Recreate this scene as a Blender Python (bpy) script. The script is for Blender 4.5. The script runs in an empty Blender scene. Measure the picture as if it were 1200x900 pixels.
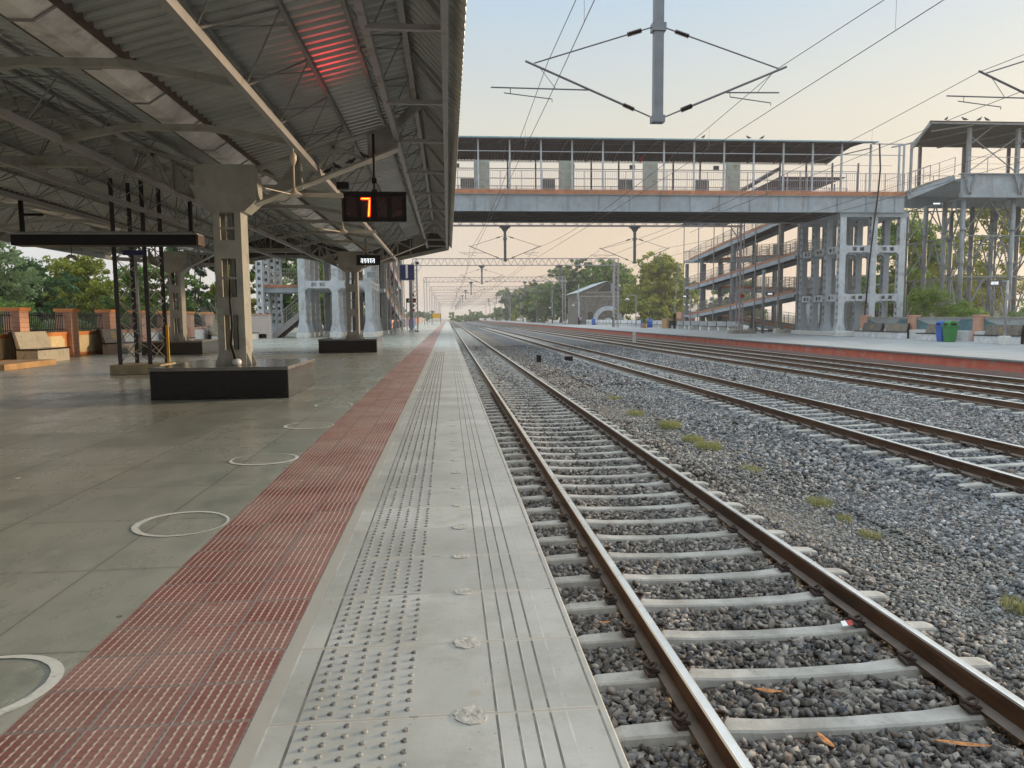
import bpy, bmesh, math, random
import numpy as np
from math import sin, cos, pi, radians, sqrt, atan2, floor
from mathutils import Vector, Matrix
random.seed(7); rng = np.random.default_rng(11)
S = bpy.context.scene
COL = S.collection
# ------------------------------------------------------------------ camera, sky, sun, exposure
CAMZ = 1.31
fwd = Vector((0.08695313, 0.99199575, -0.09156188)); right = Vector((0.99607262, -0.08811256, -0.00868988)); down = Vector((-0.01668807, -0.09044667, -0.99576147))
cd = bpy.data.cameras.new('camera'); cam = bpy.data.objects.new('camera', cd); COL.objects.link(cam)
m3 = Matrix((right, -down, -fwd)).transposed()
cam.matrix_world = Matrix.Translation((0, 0, CAMZ)) @ m3.to_4x4()
cd.sensor_width = 36; cd.lens = 36 * 850 / 1200; cd.clip_start = 0.05; cd.clip_end = 6000
S.camera = cam
SKYMIX, SKYA, SKYB = .60, 2.05, 8.0
SUN_EL, SUN_AZ = radians(10.0), radians(74)       # azimuth measured from +Y towards +X
w = bpy.data.worlds.new('World'); S.world = w; w.use_nodes = True
nt = w.node_tree; nt.nodes.clear()
sky = nt.nodes.new('ShaderNodeTexSky'); sky.sky_type = 'NISHITA'; sky.sun_disc = False
sky.sun_elevation = SUN_EL; sky.sun_rotation = SUN_AZ; sky.air_density = 1.0; sky.dust_density = 4.0; sky.ozone_density = 1.0; sky.altitude = 200
# hazy evening air: the clear-sky model softened towards a bright haze that warms towards the horizon
def wn(k, **kw):
    n = nt.nodes.new(k)
    for a_, v_ in kw.items(): setattr(n, a_, v_)
    return n
gm = wn('ShaderNodeGamma'); gm.inputs[1].default_value = .55; nt.links.new(sky.outputs[0], gm.inputs[0])
tcw = wn('ShaderNodeTexCoord'); sxw = wn('ShaderNodeSeparateXYZ'); nt.links.new(tcw.outputs['Generated'], sxw.inputs[0])
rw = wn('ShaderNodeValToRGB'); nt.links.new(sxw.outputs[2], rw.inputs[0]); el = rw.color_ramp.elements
el[0].position = 0.0; el[0].color = (.92,.69,.54,1); el[1].position = .85; el[1].color = (2.5,2.85,3.1,1)  # overhead stop brighter than a real evening sky, added to light the ground
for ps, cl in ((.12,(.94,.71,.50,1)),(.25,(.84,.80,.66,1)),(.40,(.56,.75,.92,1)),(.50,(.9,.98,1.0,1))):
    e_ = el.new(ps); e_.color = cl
# the haze is whiter away from the sun
azr = wn('ShaderNodeMapRange'); azr.inputs[1].default_value = .15; azr.inputs[2].default_value = -.45; nt.links.new(sxw.outputs[0], azr.inputs[0])
lowr = wn('ShaderNodeMapRange'); lowr.inputs[1].default_value = .4; lowr.inputs[2].default_value = .1; nt.links.new(sxw.outputs[2], lowr.inputs[0])
azm = wn('ShaderNodeMath', operation='MULTIPLY'); nt.links.new(azr.outputs[0], azm.inputs[0]); nt.links.new(lowr.outputs[0], azm.inputs[1])
whm = wn('ShaderNodeMix', data_type='RGBA'); whm.inputs[7].default_value = (.93,.93,.95,1); nt.links.new(azm.outputs[0], whm.inputs[0]); nt.links.new(rw.outputs[0], whm.inputs[6])
mw = wn('ShaderNodeMix', data_type='RGBA', blend_type='MIX'); mw.inputs[0].default_value = SKYMIX
sc1 = wn('ShaderNodeMix', data_type='RGBA', blend_type='MULTIPLY'); sc1.inputs[0].default_value = 1; sc1.inputs[7].default_value = (SKYA,SKYA,SKYA,1); nt.links.new(gm.outputs[0], sc1.inputs[6])
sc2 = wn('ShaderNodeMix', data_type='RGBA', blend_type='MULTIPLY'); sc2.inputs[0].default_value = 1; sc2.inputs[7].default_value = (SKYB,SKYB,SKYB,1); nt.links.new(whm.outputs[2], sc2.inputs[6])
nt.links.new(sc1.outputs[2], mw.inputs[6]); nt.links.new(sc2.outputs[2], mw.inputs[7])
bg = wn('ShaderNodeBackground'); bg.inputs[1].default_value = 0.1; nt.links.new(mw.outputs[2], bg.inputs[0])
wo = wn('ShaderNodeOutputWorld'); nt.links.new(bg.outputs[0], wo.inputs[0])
sd = bpy.data.lights.new('sun', 'SUN'); sd.energy = 3.0; sd.angle = radians(5); sd.color = (1.0, 0.74, 0.48)
sun = bpy.data.objects.new('sun', sd); COL.objects.link(sun)
sdir = Vector((sin(SUN_AZ) * cos(SUN_EL), cos(SUN_AZ) * cos(SUN_EL), sin(SUN_EL)))
sun.rotation_euler = sdir.to_track_quat('Z', 'Y').to_euler(); sun.location = (40, 20, 40)
S.view_settings.view_transform = 'Standard'; S.view_settings.look = 'None'; S.view_settings.gamma = 1
S.view_settings.exposure = 0.5
HAZE = 0.00058

# ------------------------------------------------------------------ helpers
class MB:
    """collects shapes into one mesh"""
    def __init__(s): s.v = []; s.f = []; s.mi = []; s.cur = 0
    def add(s, vs, fs):
        n = len(s.v); s.v += [tuple(p) for p in vs]
        for f in fs: s.f.append([n + i for i in f]); s.mi.append(s.cur)
        return s
    def m(s, i): s.cur = i; return s
    def box(s, x0, x1, y0, y1, z0, z1):
        return s.add([(x0,y0,z0),(x1,y0,z0),(x1,y1,z0),(x0,y1,z0),(x0,y0,z1),(x1,y0,z1),(x1,y1,z1),(x0,y1,z1)],
                     [(0,3,2,1),(4,5,6,7),(0,1,5,4),(1,2,6,5),(2,3,7,6),(3,0,4,7)])
    def hexa(s, p):   # 4 bottom + 4 top points
        return s.add(p, [(0,3,2,1),(4,5,6,7),(0,1,5,4),(1,2,6,5),(2,3,7,6),(3,0,4,7)])
    def bar(s, a, b, wd, hd=None, up=(0,0,1)):
        a = Vector(a); b = Vector(b); hd = wd if hd is None else hd
        d = (b - a).normalized(); u = Vector(up)
        if abs(d.dot(u)) > .99: u = Vector((1,0,0))
        sx = d.cross(u).normalized(); uz = sx.cross(d).normalized()
        q = []
        for p in (a, b):
            for i, j in ((-1,-1),(1,-1),(1,1),(-1,1)): q.append(p + sx*wd/2*i + uz*hd/2*j)
        return s.add(q, [(0,3,2,1),(4,5,6,7),(0,1,5,4),(1,2,6,5),(2,3,7,6),(3,0,4,7)])
    def tube(s, pts, r, n=8, caps=True):
        pts = [Vector(p) for p in pts]; rs = r if isinstance(r, (list, tuple)) else [r]*len(pts)
        rings = []; N = len(pts)
        for i, p in enumerate(pts):
            d = (pts[min(i+1,N-1)] - pts[max(i-1,0)]).normalized()
            u = Vector((0,0,1)) if abs(d.z) < .95 else Vector((1,0,0))
            a = d.cross(u).normalized(); b = a.cross(d).normalized()
            rings.append([p + (a*cos(2*pi*k/n) + b*sin(2*pi*k/n))*rs[i] for k in range(n)])
        vs = [q for rg in rings for q in rg]; fs = []
        for i in range(N-1):
            for k in range(n): fs.append((i*n+k, i*n+(k+1)%n, (i+1)*n+(k+1)%n, (i+1)*n+k))
        if caps: fs.append(tuple(range(n))[::-1]); fs.append(tuple((N-1)*n+k for k in range(n)))
        return s.add(vs, fs)
    def prism(s, poly, a, b, axis='y'):
        """poly = 2D points in the plane normal to axis; extruded from a to b"""
        n = len(poly)
        def P(p, t):
            return (p[0], t, p[1]) if axis == 'y' else (t, p[0], p[1]) if axis == 'x' else (p[0], p[1], t)
        vs = [P(p, a) for p in poly] + [P(p, b) for p in poly]
        fs = [tuple(range(n)), tuple(range(2*n-1, n-1, -1))] + [(i, i+n, (i+1)%n+n, (i+1)%n) for i in range(n)]
        return s.add(vs, fs)
    def lathe(s, prof, c, n=14):
        vs = []; fs = []
        for r, z in prof:
            for k in range(n): vs.append((c[0]+r*cos(2*pi*k/n), c[1]+r*sin(2*pi*k/n), c[2]+z))
        for i in range(len(prof)-1):
            for k in range(n): fs.append((i*n+k, i*n+(k+1)%n, (i+1)*n+(k+1)%n, (i+1)*n+k))
        fs.append(tuple(range(n))[::-1]); fs.append(tuple((len(prof)-1)*n+k for k in range(n)))
        return s.add(vs, fs)
    def build(s, name, mat, parent=None, smooth=False, fix=True, loc=None, bevel=0):
        me = bpy.data.meshes.new(name); me.from_pydata(s.v, [], s.f)
        for mm in (mat if isinstance(mat, (list, tuple)) else [mat]): me.materials.append(mm)
        if max(s.mi, default=0) > 0: me.polygons.foreach_set('material_index', s.mi)
        if fix:
            bm = bmesh.new(); bm.from_mesh(me); bmesh.ops.recalc_face_normals(bm, faces=bm.faces); bm.to_mesh(me); bm.free()
        if smooth: me.polygons.foreach_set('use_smooth', [True]*len(me.polygons))
        o = bpy.data.objects.new(name, me); COL.objects.link(o)
        if parent: o.parent = parent
        if loc: o.location = loc
        if bevel:
            b = o.modifiers.new('bevel', 'BEVEL'); b.width = bevel; b.segments = 2; b.limit_method = 'ANGLE'
        return o
def tag(o, label=None, cat=None, group=None, kind=None):
    if label: o['label'] = label
    if cat: o['category'] = cat
    if group: o['group'] = group
    if kind: o['kind'] = kind
    return o
def empty(name, loc, label=None, cat=None, group=None, rz=0):
    o = bpy.data.objects.new(name, None); COL.objects.link(o); o.location = loc; o.rotation_euler = (0,0,rz)
    o.empty_display_size = .2
    return tag(o, label, cat, group)
def kids(o): return [c for c in bpy.data.objects if c.parent == o]
KC = {}
def dup(o, loc=None, rz=None, label=None, parent=None, scale=None):
    c = o.copy(); COL.objects.link(c)
    if parent: c.parent = parent
    if loc is not None: c.location = loc
    if rz is not None: c.rotation_euler = (0,0,rz)
    if scale: c.scale = (scale,)*3 if not isinstance(scale, tuple) else scale
    if label: c['label'] = label
    if o.name not in KC: KC[o.name] = kids(o)
    for ch in KC[o.name]: dup(ch, parent=c)
    return c
ORD = ['nearest','second','third','fourth','fifth','sixth','seventh','eighth','ninth','tenth','eleventh','twelfth','thirteenth','fourteenth','fifteenth','sixteenth','seventeenth','eighteenth','nineteenth','twentieth']

# ---- shader DSL
class Sock:
    def __init__(s, t, o): s.t = t; s.o = o
    def _m(s, op, b=None, c=None, clamp=False):
        n = s.t.nodes.new('ShaderNodeMath'); n.operation = op; n.use_clamp = clamp
        for i, x in enumerate((s, b, c)):
            if x is None: continue
            if isinstance(x, Sock): s.t.links.new(x.o, n.inputs[i])
            else: n.inputs[i].default_value = x
        return Sock(s.t, n.outputs[0])
    def __add__(s, b): return s._m('ADD', b)
    def __sub__(s, b): return s._m('SUBTRACT', b)
    def __mul__(s, b): return s._m('MULTIPLY', b)
    def __truediv__(s, b): return s._m('DIVIDE', b)
    def gt(s, b): return s._m('GREATER_THAN', b)
    def lt(s, b): return s._m('LESS_THAN', b)
    def abs(s): return s._m('ABSOLUTE')
    def fract(s): return s._m('FRACT')
    def floor(s): return s._m('FLOOR')
    def mx(s, b): return s._m('MAXIMUM', b)
    def mn(s, b): return s._m('MINIMUM', b)
    def sin(s): return s._m('SINE')
    def step(s, a, b):   # smooth ramp a..b -> 0..1
        n = s.t.nodes.new('ShaderNodeMapRange'); n.interpolation_type = 'SMOOTHSTEP'
        s.t.links.new(s.o, n.inputs[0]); n.inputs[1].default_value = a; n.inputs[2].default_value = b
        return Sock(s.t, n.outputs[0])
class MatB:
    def __init__(s, name, rough=.7, metal=0, spec=.5):
        s.m = bpy.data.materials.new(name); s.m.use_nodes = True; s.t = s.m.node_tree
        s.b = s.t.nodes['Principled BSDF']; s.b.inputs['Roughness'].default_value = rough; s.b.inputs['Metallic'].default_value = metal
        s.b.inputs['Specular IOR Level'].default_value = spec
        g = s.t.nodes.new('ShaderNodeNewGeometry'); s.pos = g.outputs['Position']
        tc = s.t.nodes.new('ShaderNodeTexCoord'); s.obj = tc.outputs['Object']; s.vec = s.pos
        sp = s.t.nodes.new('ShaderNodeSeparateXYZ'); s.t.links.new(s.pos, sp.inputs[0])
        s.x, s.y, s.z = (Sock(s.t, sp.outputs[i]) for i in range(3))
    def noise(s, scale, detail=4, rough=.55, stretch=None, col=False, vec=None):
        n = s.t.nodes.new('ShaderNodeTexNoise'); n.inputs['Scale'].default_value = scale; n.inputs['Detail'].default_value = detail; n.inputs['Roughness'].default_value = rough
        v = vec or s.vec
        if stretch:
            mp = s.t.nodes.new('ShaderNodeMapping'); mp.inputs['Scale'].default_value = stretch; s.t.links.new(v, mp.inputs[0]); v = mp.outputs[0]
        s.t.links.new(v, n.inputs['Vector']); return Sock(s.t, n.outputs[1 if col else 0])
    def voro(s, scale, feature='F1', out='Distance', vec=None, rnd=1):
        n = s.t.nodes.new('ShaderNodeTexVoronoi'); n.feature = feature; n.inputs['Scale'].default_value = scale; n.inputs['Randomness'].default_value = rnd
        s.t.links.new(vec or s.vec, n.inputs['Vector']); return Sock(s.t, n.outputs[out])
    def cell(s, a, b=None):
        n = s.t.nodes.new('ShaderNodeTexWhiteNoise'); n.noise_dimensions = '2D' if b is not None else '1D'
        if b is None: s.t.links.new(a.o, n.inputs['W'])
        else:
            c = s.t.nodes.new('ShaderNodeCombineXYZ'); s.t.links.new(a.o, c.inputs[0]); s.t.links.new(b.o, c.inputs[1]); s.t.links.new(c.outputs[0], n.inputs['Vector'])
        return Sock(s.t, n.outputs['Value'])
    def mix(s, f, a, b, mode='MIX'):
        n = s.t.nodes.new('ShaderNodeMix'); n.data_type = 'RGBA'; n.blend_type = mode
        for i, x in ((0, f), (6, a), (7, b)):
            if isinstance(x, Sock): s.t.links.new(x.o, n.inputs[i])
            elif isinstance(x, (int, float)): n.inputs[i].default_value = x
            else: n.inputs[i].default_value = (*x, 1)
        return Sock(s.t, n.outputs[2])
    def attr(s, name):
        n = s.t.nodes.new('ShaderNodeAttribute'); n.attribute_name = name; return Sock(s.t, n.outputs['Fac'])
    def rnd(s):
        n = s.t.nodes.new('ShaderNodeObjectInfo'); return Sock(s.t, n.outputs['Random'])
    def col(s, c):
        if isinstance(c, Sock): s.t.links.new(c.o, s.b.inputs['Base Color'])
        else: s.b.inputs['Base Color'].default_value = (*c, 1)
        return s
    def rough(s, r): s.t.links.new(r.o, s.b.inputs['Roughness']); return s
    def metal(s, r): s.t.links.new(r.o, s.b.inputs['Metallic']); return s
    def bump(s, h, dist=.01, strength=1.0):
        n = s.t.nodes.new('ShaderNodeBump'); n.inputs['Distance'].default_value = dist; n.inputs['Strength'].default_value = strength
        s.t.links.new(h.o, n.inputs['Height']); s.t.links.new(n.outputs[0], s.b.inputs['Normal']); return s
def simple(name, c, rough=.6, metal=0, scale=3, amt=.25, dirt=None, dscale=1.2, bump=0, bscale=40, spec=.5, streak=None):
    """painted / weathered surface with brightness mottling and optional dirt colour"""
    b = MatB(name, rough, metal, spec)
    n = b.noise(scale, 6, .6)
    lo = tuple(max(0, k*(1-amt)) for k in c); hi = tuple(min(1, k*(1+amt)) for k in c)
    cc = b.mix(n.step(.3, .7), lo, hi)
    if dirt:
        d = b.noise(dscale, 8, .65)
        cc = b.mix(d.step(.52, .72), cc, dirt)
    if streak:
        k = b.noise(2.2, 7, .7, (1,1,.12)); cc = b.mix(k.step(.54,.70)*.75, cc, streak)
        k2 = b.noise(.35, 4); cc = b.mix(k2.step(.35,.65)*.35, cc, tuple(q*.6 for q in c))
    b.col(cc)
    r = b.noise(scale*2, 3); b.rough(r*.25 + (rough-.12))
    if bump: b.bump(b.noise(bscale, 4), bump)
    return b.m
M = {}
M['cream'] = simple('cream_grey_painted_steel', (.33,.33,.30), .5, dirt=(.22,.20,.17), dscale=2.5, amt=.12)
M['chord'] = simple('pale_painted_steel', (.33,.32,.315), .45, dirt=(.22,.18,.14), dscale=3, amt=.1)
M['angle'] = simple('rust_brown_angle', (.10,.07,.055), .7)
M['rod'] = simple('dark_steel_rod', (.25,.25,.24), .5, amt=.2)
M['black'] = simple('black_paint', (.006,.006,.007), .4, amt=.3, spec=.2)
M['galv'] = simple('galvanised_grey_steel', (.30,.32,.33), .45, .2, dirt=(.24,.22,.2), dscale=2, amt=.12)
M['pale'] = simple('pale_blue_grey_paint', (.52,.56,.60), .5, dirt=(.30,.29,.27), dscale=1.3, amt=.1, streak=(.26,.22,.19))
M['palegird'] = simple('pale_girder_paint', (.36,.41,.455), .55, dirt=(.30,.30,.29), dscale=.9, amt=.1, streak=(.24,.22,.20))
M['greysteel'] = simple('old_grey_steel', (.26,.285,.30), .5, dirt=(.17,.14,.12), dscale=1.6, amt=.14, streak=(.14,.11,.09))
M['orange'] = simple('terracotta_paint', (.50,.22,.12), .75, dirt=(.27,.2,.16), dscale=2, amt=.2, streak=(.2,.14,.11))
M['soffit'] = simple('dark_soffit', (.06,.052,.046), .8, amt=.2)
M['white'] = simple('dirty_white_paint', (.62,.62,.6), .6, dirt=(.38,.36,.33), dscale=3, amt=.08)
M['marble'] = simple('white_marble', (.62,.64,.66), .3, dirt=(.4,.42,.45), dscale=2.2, amt=.12)
M['warmmarble'] = simple('beige_marble', (.42,.40,.34), .35, dirt=(.22,.21,.18), dscale=3, amt=.2)
M['blackgranite'] = simple('black_polished_granite', (.006,.007,.008), .16, amt=.7, scale=60, spec=.25)
M['darkslab'] = simple('dark_grey_slab', (.085,.085,.085), .3, amt=.25)
M['gold'] = simple('gold_lettering', (.55,.38,.06), .5, amt=.1)
M['concrete'] = simple('grey_concrete', (.33,.32,.29), .85, dirt=(.2,.19,.17), dscale=2.5, amt=.15, bump=.004)
M['pinkwall'] = simple('pink_painted_wall', (.55,.30,.23), .8, dirt=(.38,.25,.2), dscale=2.5, amt=.12)
M['pillar'] = simple('salmon_pillar_paint', (.58,.32,.22), .8, dirt=(.42,.26,.2), dscale=3, amt=.1)
M['orangewall'] = simple('bright_orange_border_paint', (.68,.27,.09), .8, amt=.1)
M['creamwall'] = simple('cream_panel_paint', (.74,.62,.38), .8, dirt=(.6,.48,.3), dscale=2, amt=.08)
M['iron'] = simple('black_iron', (.02,.02,.025), .5, amt=.3)
M['bark'] = simple('bark', (.10,.075,.05), .9, scale=8, amt=.4, bump=.02, bscale=12)
M['cable'] = simple('dark_wire', (.10,.085,.09), .5, .3, amt=.1)
M['mauve'] = simple('weathered_catenary_steel', (.16,.15,.17), .5, .3, amt=.15)
M['insul'] = simple('brown_porcelain_insulator', (.05,.03,.025), .25, amt=.2)
M['blue'] = simple('blue_plastic', (.01,.10,.42), .4, amt=.12)
M['green'] = simple('green_plastic', (.03,.20,.05), .4, amt=.12)
M['navy'] = simple('navy_sign_face', (.012,.018,.12), .4, amt=.15)
M['whiteface'] = simple('white_lettering', (.85,.85,.85), .5, amt=.03)
M['yellow'] = simple('yellow_board_paint', (.75,.42,.03), .5, amt=.08)
M['stone'] = simple('old_stone_masonry', (.17,.15,.13), .9, scale=1.5, dirt=(.12,.11,.1), dscale=2.0, amt=.3, bump=.03, bscale=3)
M['slate'] = simple('grey_tin_roof', (.36,.38,.40), .5, amt=.15)
M['teal'] = simple('teal_mural_paint', (.07,.17,.20), .7, dirt=(.14,.22,.24), dscale=2, amt=.2)
M['greywall'] = simple('grey_blue_wall', (.33,.36,.37), .8, dirt=(.2,.2,.19), dscale=3, amt=.15)
M['tan'] = simple('tan_brown_step', (.40,.25,.12), .7, amt=.2)
M['redpaint'] = simple('red_paint', (.45,.02,.02), .5, amt=.1)
M['fanw'] = simple('cream_fan_paint', (.58,.50,.40), .45, amt=.1)
M['pod'] = simple('dry_orange_seed_pod', (.45,.18,.05), .6, scale=40, amt=.4)
M['skin'] = simple('brown_skin', (.22,.11,.06), .6)
M['shirt'] = simple('lilac_shirt', (.42,.25,.50), .8); M['trouser'] = simple('dark_trousers', (.03,.03,.035), .8)
M['bird'] = simple('pigeon_grey', (.05,.052,.06), .7)
M['gravelpath'] = simple('dusty_earth', (.25,.21,.15), .95, scale=.4, dirt=(.12,.13,.07), dscale=.25, amt=.25)

def emis(name, c, st, base=(.02,.02,.02)):
    b = MatB(name, .4); b.col(base); b.b.inputs['Emission Color'].default_value = (*c, 1); b.b.inputs['Emission Strength'].default_value = st; return b.m
M['led'] = emis('red_led_digit', (1,.02,.004), 5)
M['ledcore'] = emis('amber_led_core', (1,.20,.01), 5)
M['lit'] = emis('lit_white_characters', (.9,.95,1), 1.6)

def m_sheet():     # corrugated steel underside
    b = MatB('corrugated_steel_sheet', .34, .55)
    n = b.noise(.9, 5, .6); c = b.mix(n.step(.3,.75), (.38,.40,.385), (.50,.52,.50)); st = b.noise(5, 5, .6, (1, 6, 1)); c = b.mix(st.step(.6,.8)*.5, c, (.14,.11,.08))
    b.col(c); b.rough(n*.2+.27); return b.m
M['sheet'] = m_sheet()
def m_brown():
    b = MatB('dark_brown_roof_sheet', .6, .2); n = b.noise(1.2, 5); b.col(b.mix(n, (.07,.05,.045), (.13,.09,.08))); return b.m
M['brownsheet'] = m_brown()
M['bluesheet'] = simple('sky_blue_roof_sheet', (.22,.42,.50), .5, dirt=(.25,.3,.3), amt=.15)
M['duct'] = simple('galvanised_gutter_sheet', (.74,.72,.70), .42, .15, scale=2.2, dirt=(.34,.32,.3), dscale=1.8, amt=.22)

def m_floor():
    b = MatB('kota_stone_floor', .3, 0, .6)
    wx = b.x + (b.noise(.7, 2)-.5)*.012; wy = b.y + (b.noise(.8, 2, vec=b.pos)-.5)*.02
    ux = (wx + .03)/.93; uy = (wy + .02)/.98
    jx = (ux.fract()-.5).abs(); jy = (uy.fract()-.5).abs()
    hid = b.noise(2.2, 4); lx = jx.gt(.4955)*hid.gt(.36); ly = jy.gt(.4962)*hid.gt(.44)
    cid = b.cell(ux.floor(), uy.floor()); cid2 = b.cell(uy.floor()+3.3, ux.floor()+9.1)
    n1 = b.noise(.55, 6, .62); n2 = b.noise(4.5, 8, .72, (1,.4,1)); n3 = b.noise(38, 4, .6); n4 = b.noise(1.7, 7, .7, (1,.7,1))
    c = b.mix(n1.step(.32,.68), (.29,.305,.255), (.42,.425,.36))
    c = b.mix(n2.step(.40,.66)*.6, c, (.50,.50,.43))
    c = b.mix(n4.step(.46,.64)*.6, c, (.205,.22,.19))
    c = b.mix(cid*.4, c, (.22,.245,.21)); c = b.mix(cid2.gt(.7)*.25, c, (.42,.42,.36))
    c = b.mix(n3.step(.55,.85)*.25, c, (.18,.185,.16))
    br = b.noise(.8, 5, .6, (1,.35,1)); c = b.mix(br.step(.5,.7)*.4*(b.y.step(4,9)), c, (.36,.29,.22))  # brownish reflection bands painted into the floor colour
    # scuffs and spit marks
    sp = b.voro(2.3, 'F1', 'Distance'); c = b.mix(sp.lt(.035)*b.noise(5,2).gt(.5)*.7, c, (.10,.07,.05)); sp2 = b.voro(5.1, 'F1', 'Distance'); c = b.mix(sp2.lt(.03)*b.noise(3,2).gt(.55)*.6, c, (.62,.62,.56))
    sc = b.noise(3.1, 9, .8, (.25,2.6,1)); c = b.mix(sc.step(.62,.68)*.35, c, (.50,.50,.44))
    edge = jx.mx(jy).step(.46,.5); c = b.mix(edge*.2, c, (.16,.16,.14))
    c = b.mix(lx.mx(ly)*.6, c, (.09,.09,.08))
    b.col(c)
    r = n2*.24 + n1*.12 + n4*.16 + .01 + cid*.06
    b.rough(r.mx(lx*.7)); b.bump((n2*.25 + cid*.25 + n1*.6) - lx.mx(ly)*.8, .003, .55)
    return b.m
M['floor'] = m_floor()
def m_red():
    b = MatB('red_ribbed_tiles', .55)
    T = .26; off = (b.x+1.44)/T; row = (b.y/T)
    rj = (b.cell(row.floor())-.5)*.05
    ux = off + rj*.5; uy = row
    fx = ux.fract(); fy = uy.fract(); cid = b.cell(ux.floor(), uy.floor()); cid2 = b.cell(uy.floor(), ux.floor()+7.3); cid3 = b.cell(ux.floor()+2.7, uy.floor()+4.1)
    rx = (ux*8 + .5).fract()
    ph = (b.y*(2*pi/.0325)).sin()
    bar = (rx + ph*.03 - .5 + (cid3-.5)*.10).abs().lt(.115 + 0) if False else (rx + ph*.035 - .5 + (cid3-.5)*.12).abs().step(.17,.10)
    bar = bar*(ph*.35+.75)
    cross = ((b.y/.0325).fract()-.5).abs()
    gr = cross.gt(.38)
    edge = (fx-.5).abs().gt(.468); edgy = (fy-.5).abs().gt(.462)
    n = b.noise(1.3, 6, .65); n2 = b.noise(16, 5, .7); n5 = b.noise(4.3, 6, .7)
    red = b.mix(cid, (.235,.065,.055), (.34,.125,.105)); red = b.mix(cid2.gt(.78)*.8, red, (.21,.045,.04)); red = b.mix(cid2.lt(.2)*.6, red, (.36,.17,.14))
    red = b.mix(gr*.7, red, (.12,.05,.045))
    dusty = n.step(.34,.70)*.6 + n2.step(.5,.8)*.25
    red = b.mix(dusty, red, (.40,.29,.25))
    crm = b.mix(n2.step(.35,.7), (.66,.57,.46), (.42,.32,.27))
    wearbar = n5.step(.30,.42)
    c = b.mix(bar*wearbar, red, crm)
    mor = edge.mx(edgy*(b.noise(3,3).gt(.35)))
    c = b.mix(mor*.85, c, b.mix(n2, (.20,.155,.14), (.34,.28,.25)))
    c = b.mix(n5.step(.62,.72)*.35, c, (.33,.27,.24))
    b.col(c); b.rough(n2*.3+.4); h = bar*1.0 + (cross.lt(.30))*.5 - mor*.8
    b.bump(h, .004, .8); return b.m
M['red'] = m_red()
def m_paving():
    b = MatB('grey_edge_paving', .62)
    J = .54; off = .08
    uy = (b.y - 2.30)/J; wobj = (b.noise(2.5, 3)-.5)*.03; fy = (uy + wobj).fract(); cid = b.cell((uy+wobj).floor())
    n1 = b.noise(1.4, 6, .6); n2 = b.noise(11, 8, .7); n3 = b.noise(70, 3)
    c = b.mix(n1.step(.3,.7), (0.415,0.409,0.366), (0.549,0.543,0.500)); c = b.mix(cid*.55, c, (0.33,0.33,0.30)); c = b.mix(n2.step(.58,.78)*.5, c, (0.329,0.293,0.244))
    xx = b.x + (b.noise(1.1, 2)-.5)*.006
    def line(x0, wd): return (xx - x0).abs().lt(wd)
    inner = b.x.gt(-.60)
    joint = (fy-.5).abs().gt(.4925 - 0)*inner
    dk = line(-.512,.005)
    for gx in (.14,.205,.262,.318,.482): dk = dk.mx(line(gx,.0042))
    lt = line(.1465,.002).mx(line(.2115,.002)).mx(line(.2685,.002)).mx(line(.372,.0035)).mx(line(-.598,.004))
    c = b.mix(dk*(b.noise(7,4).step(.25,.5)*.35+.5), c, (.075,.07,.06)); ltb = lt*b.noise(4,4).step(.38,.6); c = b.mix(ltb*.45, c, (.72,.70,.65)); st1 = b.noise(2.3,8,.75).step(.46,.64); c = b.mix(st1*.5, c, (.31,.30,.26)); st2 = b.noise(5.5,8,.75).step(.52,.66); c = b.mix(st2*.3, c, (.54,.52,.47)); pit = b.voro(24,'F1','Distance').lt(.10)*b.noise(6,2).gt(.52); c = b.mix(pit*.6, c, (.18,.17,.15)); rg = (b.noise(1.7,8,.75)*.7 + (fy-.5).abs()*.55).step(.66,.72)*b.x.lt(-.5); c = b.mix(rg*.6, c, (.50,.47,.40))
    c = b.mix(joint*(b.noise(6,4).gt(.33))*.75, c, (0.146,0.134,0.116))
    # rough mortar patch bleeding along the joint
    mort = ((fy-.5).abs() + (b.noise(7,5,.7)-.5)*.09).gt(.476)*(b.noise(2.3,3).gt(.40))*inner
    c = b.mix(mort*.6, c, (.52,.485,.42))
    # outer plain screed strip next to the red tiles
    out = b.x.lt(-.603)
    c = b.mix(out*.8, c, b.mix(n2, (0.366,0.342,0.293), (0.488,0.458,0.397)))
    blot = b.noise(3.2, 3).step(.64,.74)*(b.x.gt(-.1)); c = b.mix(blot*.5, c, (0.403,0.305,0.207))
    b.col(c); b.rough(n1*.2+.5)
    b.bump((n2*.35 + n3*.15) - dk*1.4 - joint*1.2 + mort*.5 + lt*.5, .004, .8); return b.m
M['paving'] = m_paving()
def m_ballast(name, a, c2):
    b = MatB(name, .9)
    t = b.attr('tint'); hue = b.attr('hue')
    c = b.mix(t, a, c2); warm = b.noise(.5, 3)
    c = b.mix(hue.step(.8,1.0)*.6, c, (.24,.17,.13)); c = b.mix(hue.step(.12,.0)*.6, c, (.05,.06,.08))
    c = b.mix(b.noise(60, 3).step(.4,.8)*.35, c, (.34,.33,.30))
    b.col(c); return b.m
M['stones_brown'] = m_ballast('brownish_grey_ballast', (.045,.038,.033), (.37,.335,.295))
M['stones_blue'] = m_ballast('blue_grey_ballast', (.037,.040,.044), (.34,.35,.36))
M['stones_dust'] = m_ballast('dusty_small_gravel', (.12,.115,.105), (.37,.36,.335))
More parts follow.
